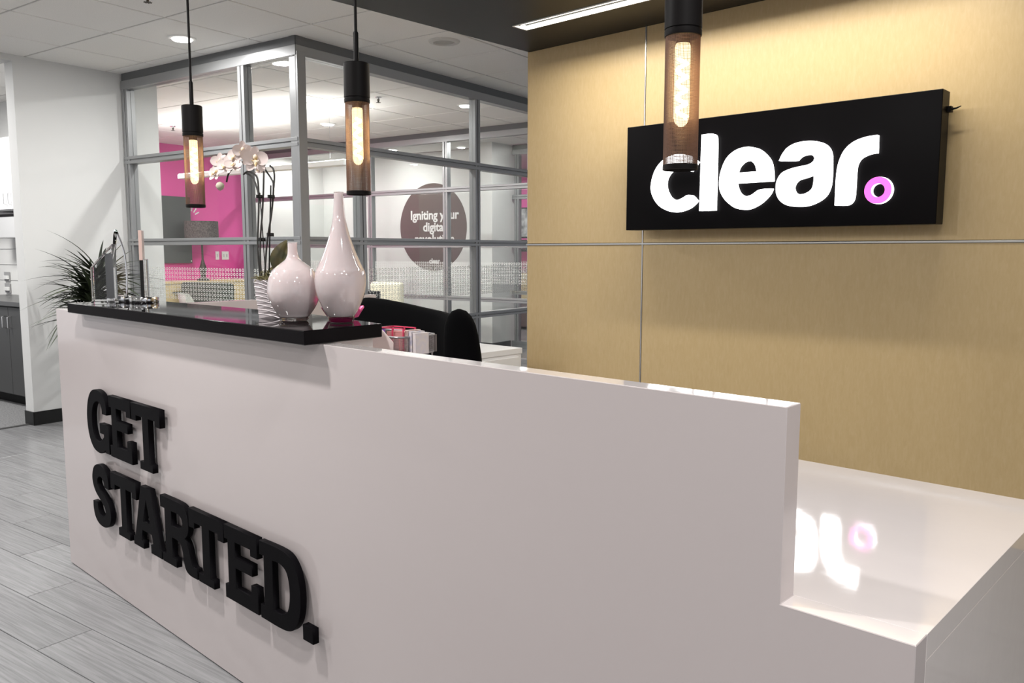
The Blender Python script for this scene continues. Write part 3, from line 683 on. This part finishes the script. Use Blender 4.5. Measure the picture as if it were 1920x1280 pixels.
b = MB().lathe([(.001, -.014), (.009, -.009), (.0135, 0), (.010, .009), (.002, .013)], 14); b.obj('bud', mat('orchid_bud', (.50, .47, .36), .6), ot, smooth=60, loc=Vector((-2.420, 1.262, 1.500)) - ob)
b = MB().lathe([(.001, -.010), (.008, -.006), (.011, 0), (.008, .007), (.002, .010)], 12); b.obj('bud', PET, ot, smooth=60, loc=Vector((-2.385, 1.262, 1.582)) - ob)

# ---- crystal awards
CRY = mat('crystal', (.93, .94, .96), .0, trans=1, ior=1.5)
CRYD = mat('crystal_dark_back', (.02, .02, .025), .15)
t = thing('crystal_award', 'thick crystal award block with slanted top at the ledge end', 'award', (-3.195, 1.195, ZL), math.radians(52))
vs = [(-.040, -.022, .012), (.040, -.022, .012), (.040, .022, .012), (-.040, .022, .012), (-.040, -.022, .135), (.040, -.022, .222), (.040, .022, .222), (-.040, .022, .135)]
MB().add(vs, [(3, 2, 1, 0), (4, 5, 6, 7), (0, 1, 5, 4), (1, 2, 6, 5), (2, 3, 7, 6), (3, 0, 4, 7)]).obj('block', CRY, t, bevel=.003)
MB().box(-.042, .042, -.024, .024, 0, .012).obj('foot', CRY, t, bevel=.002)
MB().box(.004, .036, .0225, .0235, .020, .185).obj('etched_plate', mat('etched_grey', (.16, .16, .17), .35), t)
t = thing('crystal_award', 'pointed blade shaped crystal award on a round chrome foot, behind the slanted block', 'award', (-3.275, 1.285, ZL), math.radians(118))
MB().lathe([(.045, 0), (.046, .003), (.046, .020), (.045, .022)], 40).obj('base', CHROME, t, smooth=True)
pr = smooth_poly([(-.030, .022), (.030, .022), (.034, .12), (.024, .20), (-.012, .275), (-.020, .25), (-.030, .15)], 4, 60)
link('blade', curve_mesh('blade', [pr], .016, .003, CRY), t, (0, .008, 0))
t = thing('crystal_award', 'slim upright award, rose upper half over black, on a round chrome base', 'award', (-3.172, 1.328, ZL), math.radians(150))
MB().lathe([(.052, 0), (.0535, .003), (.0535, .020), (.052, .022)], 44).obj('base', CHROME, t, smooth=True)
MB().box(-.030, .030, -.006, .006, .0222, .160).obj('lower_slab', mat('award_black', g3(.006), .1, coat=.5), t, bevel=.001, seg=1)
MB().box(-.030, .030, -.018, -.007, .0222, .165).obj('clear_slab', CRY, t, bevel=.002)
MB().box(-.030, .030, -.006, .006, .160, .272).obj('upper_slab', mat('award_rose', (.70, .50, .45), .2, coat=.5), t, bevel=.001, seg=1)

# ================================================================== BEHIND THE DESK
# organizer (two tier mesh tray)
og = thing('mesh_organizer', 'silver wire mesh two tier desk organizer behind the desk front', 'organizer', (-2.150, 1.715, .760))
MESHM = mat('mesh_silver', (.30, .29, .30), .45, metal=.6)
def tray(z, nm):
    m = MB(); hx, hy, hh, r = .128, .080, .056, .03
    def loop(z_, e): 
        pts = []
        for (cx_, cy_, a0) in [(hx-r, hy-r, 0), (-hx+r, hy-r, 90), (-hx+r, -hy+r, 180), (hx-r, -hy+r, 270)]:
            for q in range(6):
                a = math.radians(a0 + q*18); pts.append((cx_ + (r+e)*math.cos(a), cy_ + (r+e)*math.sin(a), z_))
        return pts
    m.tube(loop(z + hh, .002), .0035, 6, closed=True); m.tube(loop(z, 0), .0025, 6, closed=True)
    for k in range(13): m.tube(loop(z + hh*(k+1)/14, 0), .0006, 3, closed=True)
    for k in range(88):
        x = -hx + .004 + k*(2*hx-.008)/87
        for sy in (-1, 1): m.tube([(x, sy*hy, z), (x, sy*hy, z+hh)], .0006, 3)
    for k in range(44):
        y_ = -hy + .004 + k*(2*hy-.008)/43
        for sx in (-1, 1): m.tube([(sx*hx, y_, z), (sx*hx, y_, z+hh)], .0006, 3)
    o = m.obj(nm, MESHM, og); MB().box(-hx+.003, hx-.003, -hy+.003, hy-.003, z, z+.002).obj('tray_floor', mat('mesh_floor', (.12, .12, .12), .6, metal=.5), o); return o
tray(.004, 'tray'); tray(.214, 'tray')
for sx in (-1, 1):
    MB().tube([(sx*.124, -.06, .0), (sx*.124, -.06, .214)], .003, 6).obj('leg', MESHM, og); MB().tube([(sx*.124, .06, .0), (sx*.124, .06, .214)], .003, 6).obj('leg', MESHM, og)
ZT = .760 + .2165
PAC = mat('pink_acrylic', (.70, .06, .14), .12, spec=.6)
t = thing('card_box', 'pink edged acrylic card box standing in the mesh tray', 'box', (-2.095, 1.690, ZT), .12)
m = MB()
for (a, b_, c, d) in [(-.052, .052, -.030, -.027), (-.052, .052, .027, .030), (-.052, -.048, -.027, .027)]:
    m.box(a, b_, c, d, .076, .080); m.box(a, b_, c, d, 0, .004)
for x in (-.052, .000, .048):
    for y_ in (-.030, .026): m.box(x, x+.004, y_, y_+.004, 0, .080)
m.obj('acrylic_frame', PAC, t)
MB().box(-.046, -.034, -.0265, -.0255, .006, .074).obj('violet_label', mat('violet_print', (.32, .12, .60), .4), t)
MB().box(-.030, .045, -.022, .022, .002, .066).obj('card_stack', mat('rose_paper', (.60, .25, .24), .7), t)
t = thing('envelope_stack', 'upright stack of patterned pale envelopes in the mesh tray', 'envelopes', (-2.010, 1.700, ZT), -.1)
for k in range(3): MB().box(-.034 + k*.022, -.018 + k*.022, -.026, .026, 0, .074 - k*.003).obj('envelope', mat('pale_paper_%d' % k, [(.66, .58, .56), (.70, .64, .62), (.60, .56, .60)][k], .6, mottle=(70, [(.58, .40, .36), (.45, .45, .58), (.66, .60, .58)][k])), t, bevel=.001, seg=1)
t = thing('folded_card', 'pale folded paper card leaning under the ledge end', 'card', (-1.945, 1.50, .760), .2)
m = MB(); vs = [(-.050, 0, .0), (.035, .01, .0), (.050, 0, .275), (.010, 0, .310), (-.050, .0, .300)]; vs += [(x, y_+.002, z) for x, y_, z in vs]
m.add(vs, [(0, 1, 2, 3, 4), (9, 8, 7, 6, 5), (0, 5, 6, 1), (1, 6, 7, 2), (2, 7, 8, 3), (3, 8, 9, 4), (4, 9, 5, 0)]); m.obj('sheet', mat('rose_white_paper', (.72, .62, .61), .6), t)
for k, (dx, dz, rz_) in enumerate([(-.060, 0, .2), (-.035, .004, -.3), (-.085, .002, .5)]):
    tt = MB().box(-.03, .03, -.045, .045, 0, .003).obj('note_card', mat('note_%d' % (k % 2), [(.75, .70, .66), (.12, .10, .10)][k % 2], .6), None, loc=(-2.150 + dx - .02, 1.740, ZT + .001 + k*.0035), rot=(0, 0, rz_))
    tag(tt, ['white note card lying lowest in the mesh tray', 'dark note card lying between white ones in the mesh tray', 'white note card lying topmost in the mesh tray'][k], 'card', 'cards in the tray')
# office chair
FAB = mat('black_fabric', (.0025, .0025, .003), .9, spec=.08)
ch = thing('office_chair', 'black upholstered swivel chair with wrap-around back behind the desk', 'chair', (-2.85, 2.25, 0))
cb = Vector((-2.85, 2.25, 0))
path = [(-3.34, 2.40), (-3.18, 2.42), (-3.0, 2.43), (-2.84, 2.43), (-2.70, 2.42), (-2.60, 2.39), (-2.54, 2.36)]
tops = [1.080, 1.082, 1.068, 1.052, 1.040, 1.030, 1.020]
P = [Vector((a[0], a[1], tp)) for a, tp in zip(path, tops)]
vs = []; fs = []; NR = 14
PP = prof([(p.x, p.y, p.z) for p in P], 4)
for i, p in enumerate(PP):
    q0 = Vector(PP[max(i-1, 0)]); q1 = Vector(PP[min(i+1, len(PP)-1)]); tn = (q1 - q0); tn.z = 0; tn.normalize(); nr = Vector((-tn.y, tn.x, 0))
    e = min(1, .35 + .65 * min(i, len(PP)-1-i) / 3)
    for k in range(NR):
        a = 2*PI*k/NR; hh = (p[2] - .55) / 2
        zz = .55 + hh + math.copysign(abs(math.sin(a)) ** .45, math.sin(a)) * hh * (.8 + .2*e)
        vs.append(Vector((p[0], p[1], 0)) + nr * (math.copysign(abs(math.cos(a)) ** .6, math.cos(a)) * .035 * e) + Vector((0, 0, zz)) - cb)
for i in range(len(PP)-1):
    for k in range(NR): fs.append((i*NR+k, i*NR+(k+1) % NR, (i+1)*NR+(k+1) % NR, (i+1)*NR+k))
fs.append(tuple(range(NR))); fs.append(tuple((len(PP)-1)*NR + k for k in range(NR))[::-1])
MB().add(vs, fs).obj('backrest', FAB, ch, smooth=70)
# thick padded wing (rounded top) at the near end
vs = []; fs = []; NV = 10; NU = 20
wc_ = Vector((-2.455, 2.305, 0)) - cb; ax = Vector((.75, .66, 0)).normalized(); ay = Vector((-.66, .75, 0))
hs = [(.60, .080), (.70, .080), (.80, .079), (.88, .077), (.95, .072), (1.00, .064), (1.035, .050), (1.058, .030), (1.067, .006)]
for (z, r) in hs:
    for k in range(NU):
        a = 2*PI*k/NU; d = ax * (r * math.copysign(abs(math.cos(a)) ** .8, math.cos(a))) + ay * (.045 * min(1, r/.05) * math.copysign(abs(math.sin(a)) ** .8, math.sin(a)))
        sh = ax * (.030 * (1.0 - z) / .4); vs.append(wc_ + d + sh + Vector((0, 0, z)))
for i in range(len(hs)-1):
    for k in range(NU): fs.append((i*NU+k, i*NU+(k+1) % NU, (i+1)*NU+(k+1) % NU, (i+1)*NU+k))
fs.append(tuple(range(NU))[::-1]); fs.append(tuple((len(hs)-1)*NU + k for k in range(NU)))
MB().add(vs, fs).obj('back_wing', FAB, ch, smooth=60)
MB().box(-.30, .28, -.26, .18, .44, .54).obj('seat', FAB, ch, bevel=.035, seg=3, smooth=True)
MB().lathe([(.03, .09), (.03, .30), (.05, .44)], 16).obj('gas_lift', BLKM, ch, smooth=True)
for k in range(5):
    a = 2*PI*k/5; m = MB(); m.tube([(0, 0, .10), (.28*math.cos(a), .28*math.sin(a), .075)], [.022, .014], 8); lg_ = m.obj('leg', BLKM, ch)
    m = MB(); m.tube([(.28*math.cos(a)-.012, .28*math.sin(a), .030), (.28*math.cos(a)+.012, .28*math.sin(a), .030)], .030, 14); m.obj('caster', BLKM, lg_)
# white drawer cabinet
t = thing('drawer_cabinet', 'low white drawer cabinet behind the black chair', 'cabinet', (-3.72, 3.48, 0))
CABW = mat('cabinet_white', (.74, .74, .76), .35)
m = MB(); m.box(-.22, .245, -.36, .305, .0, .665); m.obj('body', CABW, t, bevel=.002)
MB().box(-.225, .250, -.365, .310, .665, .700).obj('top', CABW, t, bevel=.002)
for (z0, z1) in [(.45, .648), (.24, .445), (.03, .235)]:
    d = MB().box(.246, .262, -.345, .270, z0, z1).obj('drawer', CABW, t, bevel=.002); MB().box(.262, .272, -.08, .06, z1-.04, z1-.03).obj('pull', STRIP, d)

# ================================================================== SPIKY PLANT
pt = thing('dracaena_plant', 'spiky green dracaena in a dark planter beside the white wall', 'plant', (-5.86, 3.12, 0), room=True)
MB().lathe([(.13, .0), (.15, .02), (.19, .62), (.195, .66), (.175, .66), (.16, .60)], 28).obj('planter', mat('planter_dark', g3(.03), .5), pt, smooth=True)
MB().lathe([(.001, .61), (.17, .61)], 20, cap=False).obj('soil', mat('soil', (.03, .02, .015), .95), pt)
LG = [mat('dracaena_leaf', (.012, .017, .008), .55), mat('dracaena_leaf_light', (.030, .042, .018), .5)]
rnd = random.Random(11)
for (sx, sy, hh) in [(0, 0, .86), (-.06, .03, 1.0), (.06, -.02, .95), (.0, .06, 1.1)]:
    MB().tube([(sx*.3, sy*.3, .6), (sx*.8, sy*.8, .8), (sx, sy, hh)], .012, 8).obj('stem', mat('cane', (.12, .09, .06), .8), pt)
def blade(L, w, droop, nseg=9):
    vs = []; fs = []
    for i in range(nseg+1):
        f = i/nseg; ww_ = w * (1 - f) ** .6 * (.6 + .4*min(1, f*6)); x = L * f * (1 - .15*droop*f); z = -droop * L * f * f * .75
        vs += [(x, -ww_/2, z + ww_*.25), (x, 0, z), (x, ww_/2, z + ww_*.25)]
    for i in range(nseg): fs += [(i*3, i*3+1, i*3+4, i*3+3), (i*3+1, i*3+2, i*3+5, i*3+4)]
    return vs, fs
lv = []
for k in range(5):
    for mi in range(2):
        v, f = blade(.27 + .05*k, .034, .10 + .20*k); lv.append(MB().add(v, f).mesh('leaf', LG[mi], smooth=60))
nleaf = 0
for (sx, sy, hh) in [(0, 0, .86), (-.06, .03, 1.0), (.06, -.02, .95), (.0, .06, 1.1)]:
    for k in range(78):
        f = k/78; az = rnd.uniform(0, 2*PI); el = math.radians(rnd.uniform(-4, 50) + 30*f)
        mi_ = rnd.randrange(10); me = lv[mi_]; LL_ = .27 + .05 * (mi_ // 2)
        o_ = link('leaf', me, pt, (sx, sy, hh - .10 + .12*f), (rnd.uniform(-.3, .3), -el, az)); s = rnd.uniform(.65, 1.1)
        # keep clear of wall at x' -6.42 and glass at y' 3.73
        ex = math.cos(az) * LL_ * s; ey = math.sin(az) * LL_ * s
        if sx + ex < -.53: s *= .46 / abs(ex)
        if sy + ey > .56: s *= .48 / abs(ey)
        o_.scale = (s, 1, s)

# ================================================================== MEETING ROOM THINGS
tv = thing('wall_screen', 'dark grey flat screen on the pink wall', 'screen', (-9.995, 6.38, 1.143), room=True)
MB().box(.0, .05, -.62, .31, 0, .878).obj('panel', mat('screen_grey', (.075, .082, .08), .35), tv, bevel=.004)
MB().box(.049, .052, .285, .300, .02, .035).obj('power_light', WHITEP, tv)
t = thing('wall_marks', 'white dashes fanning out on the pink wall above the lampshade', 'decal', (-9.998, 6.72, 1.76), room=True)
for a in (-40, -15, 12, 38, 62):
    mm = Matrix.Rotation(math.radians(-a), 4, 'X'); MB().box(0, .003, -.008, .008, .08, .15, mm).obj('dash', WHITEP, t)
for yy, l, n in [(7.115, 'single white switch plate on the pink wall', 1), (7.245, 'double white outlet plate on the pink wall', 2)]:
    t = thing('switch_plate', l, 'switch', (-9.999, yy, 1.185), room=True, group='white plates on the pink wall')
    MB().box(0, .008, -.035*n*.8, .035*n*.8, 0, .115).obj('plate', WHITEP, t, bevel=.002)
    for q in range(n): MB().box(.008, .012, -.012 + (q-.5*(n-1))*.05, .008 + (q-.5*(n-1))*.05, .035, .08).obj('rocker', mat('plate_detail', g3(.6), .4), t)
t = thing('table_lamp', 'table lamp with dark woven drum shade on the wooden sideboard', 'lamp', (-9.72, 6.69, .9125), room=True)
SH = mat('burlap', (.045, .036, .036), .95, mottle=(55, (.14, .12, .115)), bump=(120, 1))
m = MB(); m.lathe([(.215, .53), (.215, .785)], 36, cap=False); m.lathe([(.210, .53), (.210, .785)], 36, cap=False); m.obj('shade', SH, t, smooth=True)
MB().lathe([(.08, 0), (.08, .02), (.03, .04), (.035, .10), (.05, .16), (.03, .22), (.014, .28), (.013, .56)], 24).obj('base', mat('lamp_wood', (.06, .045, .035), .5), t, smooth=True)
t = thing('sideboard', 'blond wooden sideboard with drawers along the pink wall', 'cabinet', (-9.7, 5.95, 0), room=True)
BLOND = grain_mat('blond_wood', (.55, .42, .20), (.66, .52, .28), (.72, .58, .34), (1, 4, 8), .5, 3)
MB().box(-.28, .08, -.9, 1.45, .06, .885).obj('body', BLOND, t, bevel=.003)
MB().box(-.29, .10, -.92, 1.47, .885, .912).obj('top', BLOND, t, bevel=.003)
for y0 in (-.88, -.10, .67):
    for z0 in (.10, .36, .62):
        d = MB().box(.08, .098, y0, y0 + .75, z0, z0 + .245).obj('drawer', BLOND, t, bevel=.002); MB().box(.098, .114, y0+.3, y0+.46, z0+.15, z0+.165).obj('pull', BLKM, d)
t = thing('grey_sofa', 'dark green grey sofa back beside the wooden sideboard', 'sofa', (-9.08, 6.10, 0), room=True)
SOFA = mat('sofa_fabric', (.07, .08, .065), .9)
MB().box(-.42, .42, .10, .30, .18, .91).obj('back', SOFA, t, bevel=.03, smooth=True); MB().box(-.42, .42, -.45, .12, .12, .44).obj('seat', SOFA, t, bevel=.04, smooth=True)
for sx in (-1, 1):
    MB().box(sx*.42-.06, sx*.42+.06, -.45, .28, .12, .60).obj('arm', SOFA, t, bevel=.03, smooth=True)
    for sy in (-.38, .22): MB().box(sx*.38-.02, sx*.38+.02, sy-.02, sy+.02, 0, .13).obj('leg', BLKM, t)
# shell chairs
def shell_chair(loc, rotz, label, me_cache={}):
    t = thing('shell_chair', label, 'chair', loc, rotz, 'white moulded shell chairs', room=True)
    if 's' not in me_cache:
        vs = []; fs = []; NU, NVv = 14, 12
        for i in range(NVv+1):
            f = i/NVv
            for j in range(NU+1):
                s = (j/NU - .5)*2
                if f < .5: y_ = -.22 + f*.88; z = .44 - .03*(1-s*s) + .05*abs(s)**2.5; x = s*(.20 + .05*f*2)
                else:
                    g = (f-.5)*2; w = .25*math.sqrt(max(0, 1 - (g*.92)**3)); x = s*w; y_ = .22 + .10*g - .14*s*s*(1-g*.3); z = .44 + .40*g - .02*s*s
                vs.append((x, y_, z))
        for i in range(NVv):
            for j in range(NU): a = i*(NU+1)+j; fs.append((a, a+1, a+NU+2, a+NU+1))
        nv = len(vs); vs += [(x, y_ + .008, z - .006) for x, y_, z in vs]; fs += [tuple(nv+q for q in reversed(f)) for f in fs]
        me_cache['s'] = MB().add(vs, fs).mesh('shell', mat('shell_white', (.62, .63, .58), .35), smooth=70)
        m = MB().tube([(0, 0, .43), (.0, .0, .40)], .02, 6); me_cache['l'] = MB().tube([(0, 0, .42), (.22, 0, 0)], [.014, .010], 8).mesh('leg', STRIP)
    link('shell', me_cache['s'], t)
    for k in range(4): link('leg', me_cache['l'], t, None, (0, 0, PI/4 + k*PI/2))
    return t
shell_chair((-7.67, 5.0, 0), PI*.75, 'white shell chair in front of the wooden sideboard drawers')
shell_chair((-8.09, 5.62, 0), PI*.75, 'white shell chair in front of the dark sofa')
# meeting table
t = thing('meeting_table', 'blond topped meeting table inside the glazed room', 'table', (-6.65, 5.45, 0), room=True)
MB().box(-.75, .75, -.42, .42, .700, .730).obj('tabletop', BLOND, t, bevel=.004)
for sx in (-1, 1):
    for sy in (-1, 1): MB().box(sx*.62-.02, sx*.62+.02, sy*.32-.02, sy*.32+.02, 0, .700).obj('leg', BLKM, t)
t = thing('cream_chair', 'cream padded armchair seen through the side glazing', 'chair', (-6.70, 7.0, 0), .25, room=True)
CRM = mat('cream_fabric', (.74, .71, .56), .8)
MB().box(-.21, .21, .0, .11, .42, .95).obj('backrest', CRM, t, bevel=.045, seg=4, smooth=True); MB().box(-.21, .21, -.42, .05, .36, .48).obj('seat', CRM, t, bevel=.04, seg=3, smooth=True)
for sx in (-.2, .2):
    for sy in (-.35, .05): MB().box(sx-.015, sx+.015, sy-.015, sy+.015, 0, .37).obj('leg', STRIP, t)
t = thing('side_table', 'small stone topped table before the cream armchair', 'table', (-6.32, 6.42, 0), room=True)
MB().box(-.36, .28, -.16, .18, .70, .735).obj('tabletop', mat('stone_table', (.42, .38, .36), .4), t, bevel=.003); MB().lathe([(.16, 0), (.16, .02), (.03, .04), (.03, .70)], 20).obj('pedestal', BLKM, t, smooth=True)
t = thing('black_case', 'black boxy case on the small stone topped table', 'box', (-6.37, 6.42, .7355), room=True)
MB().box(-.10, .10, -.07, .07, 0, .14).obj('shell', BLK, t, bevel=.008); MB().tube([(-.04, -.02, .138), (-.03, -.02, .155), (.03, -.02, .155), (.04, -.02, .138)], .004, 6).obj('handle', BLKM, t)
# round graphic on corridor wall
gr = thing('round_wall_graphic', 'dark brown round wall graphic with a white slogan', 'decal', (-7.75, 9.098, 1.645), room=True)
BRN = mat('graphic_brown', (.125, .088, .078), .5)
MB().add([(0, 0, 0)] + [(.622*math.cos(2*PI*k/72), 0, .622*math.sin(2*PI*k/72)) for k in range(72)] + [(0, .002, 0)] + [(.622*math.cos(2*PI*k/72), .002, .622*math.sin(2*PI*k/72)) for k in range(72)],
         [(0, 1+k, 1+(k+1) % 72) for k in range(72)] + [(1+k, 74+k, 74+(k+1) % 72, 1+(k+1) % 72) for k in range(72)]).obj('disc', BRN, gr)
TW = mat('graphic_white', (.85, .84, .82), .6)
for i, (tx, z, sz) in enumerate([('Igniting your', .115, .178), ('digital', -.055, .178), ('revolution', -.225, .178), ('clear', -.515, .10)]):
    link('lettering', text_mesh('lettering', tx, sz, .003, TW, offset=.0045), gr, (.03, -.0005, z))
link('lettering', text_mesh('lettering', 'clear.net', .06, .003, mat('small_print', g3(.12), .6), offset=.001), gr, (.75, -.0005, -.56))

# far office bits behind window_4
t = thing('framed_photo', 'black and white picture on the far pink wall', 'picture', (-8.15, 11.985, 1.56), room=True)
MB().box(-.38, .38, -.01, .0, 0, .48).obj('print', mat('photo_print', (.62, .62, .62), .5, mottle=(9, (.08, .08, .08))), t); MB().box(-.40, .40, 0, .010, -.02, .50).obj('frame', BLK, t)
t = thing('far_shelf', 'dark shelf below the picture in the far office', 'shelf', (-8.15, 11.80, 1.30), room=True)
MB().box(-.5, .5, -.15, .18, .16, .20).obj('board', BLKM, t); MB().box(-.5, .5, -.15, .18, 0, .04).obj('board', BLKM, t)
for sx in (-.49, .47): MB().box(sx, sx+.02, -.15, .18, .04, .16).obj('side', BLKM, t)
for k in range(4):
    b_ = MB().box(-.04, .04, -.03, .03, 0, .115).obj('photo_block', mat('block_%d' % (k % 2), [(.7, .7, .72), (.2, .2, .22)][k % 2], .5), None, bevel=.004, loc=rw(-8.45 + .18*k, 11.80, 1.3405)); b_.rotation_euler = (0, 0, TH)
    tag(b_, ['pale block at the outer end of the far shelf', 'dark block next to the outer pale block on the far shelf', 'pale block between dark blocks on the far shelf', 'dark block at the inner end of the far shelf'][k], 'ornament', 'blocks on the far shelf')
t = thing('far_sideboard', 'tan fronted sideboard under the far shelf', 'cabinet', (-8.15, 11.6, 0), room=True)
MB().box(-.6, .6, -.2, .35, .45, .93).obj('body', BLOND, t, bevel=.004); MB().box(-.6, .6, -.19, .35, .05, .45).obj('plinth', mat('plum', (.14, .09, .09), .6), t)

# ================================================================== KITCHEN
KW = mat('kitchen_white', (.80, .80, .80), .35); KD = mat('kitchen_dark', (.055, .055, .055), .45)
t = thing('base_cabinet', 'dark grey kitchen base cabinet seen through the opening', 'cabinet', (-7.6, 3.5, 0), room=True)
MB().box(-1.0, 1.05, -.26, .27, .09, .845).obj('body', KD, t); MB().box(-1.0, 1.05, -.20, .27, 0, .09).obj('toe_kick', BLKM, t)
for k, (x0, x1) in enumerate([(-.98, -.385), (-.380, .200), (.205, .62), (.625, 1.04)]):
    d = MB().box(x0, x1, -.280, -.261, .10, .835).obj('door', KD, t, bevel=.002)
    hx = x1 - .045 if k % 2 == 1 else x0 + .045
    MB().tube([(hx, -.281, .66), (hx, -.31, .665), (hx, -.31, .755), (hx, -.281, .76)], .005, 8).obj('handle', CHROME, d, smooth=True)
t = thing('kitchen_worktop', 'dark edged worktop on the base cabinet', 'worktop', (-7.6, 3.5, .846), room=True)
MB().box(-1.0, 1.05, -.30, .27, 0, .038).obj('slab', mat('worktop', g3(.07), .3), t, bevel=.003)
t = thing('wall_cabinet', 'white kitchen wall cabinet with two loop handles', 'cabinet', (-7.9, 3.6, 1.66), room=True)
MB().box(-.9, 1.3, -.09, .17, 0, .64).obj('body', KW, t)
for k, (x0, x1) in enumerate([(-.88, -.42), (-.415, .035), (.040, .50), (.505, .97)]):
    d = MB().box(x0, x1, -.108, -.091, .01, .63).obj('door', KW, t, bevel=.002)
    hx = x1 - .04 if k % 2 == 1 else x0 + .04
    MB().tube([(hx, -.109, .05), (hx, -.135, .055), (hx, -.135, .145), (hx, -.109, .15)], .004, 8).obj('handle', CHROME, d, smooth=True)
t = thing('under_cabinet_appliance', 'pale grey appliance with a small display under the wall cabinet', 'appliance', (-7.9, 3.6, 1.42), room=True)
MB().box(-.5, .9, -.06, .15, 0, .215).obj('body', mat('appliance_grey', (.55, .55, .55), .4), t, bevel=.006)
MB().box(-.5, .9, -.064, -.060, .19, .212).obj('top_trim', BLKM, t); MB().box(.18, .30, -.066, -.060, .07, .15).obj('display', mat('display_grey', g3(.22), .3), t, bevel=.002)
for k, zz in enumerate((1.01, .90)):
    t = thing('outlet', ['white outlet plate on the backsplash, upper of two', 'white outlet plate just above the kitchen worktop'][k], 'outlet', (-8.63, 3.775, zz), room=True, group='outlets on the kitchen backsplash')
    MB().box(-.05, .05, -.01, 0, 0, .09).obj('plate', mat('outlet_grey', g3(.35), .5), t); MB().box(-.03, .05, -.03, -.01, .02, .055).obj('plug', WHITEP, t, bevel=.003)
m = MB()
for z in (1.02, 1.17, 1.32): m.box(-10, -6.54, 3.776, 3.781, z, z + .004)
struct(m.obj('trim_3', mat('grout', g3(.35), .8)), 'thin joints of the kitchen backsplash', True)
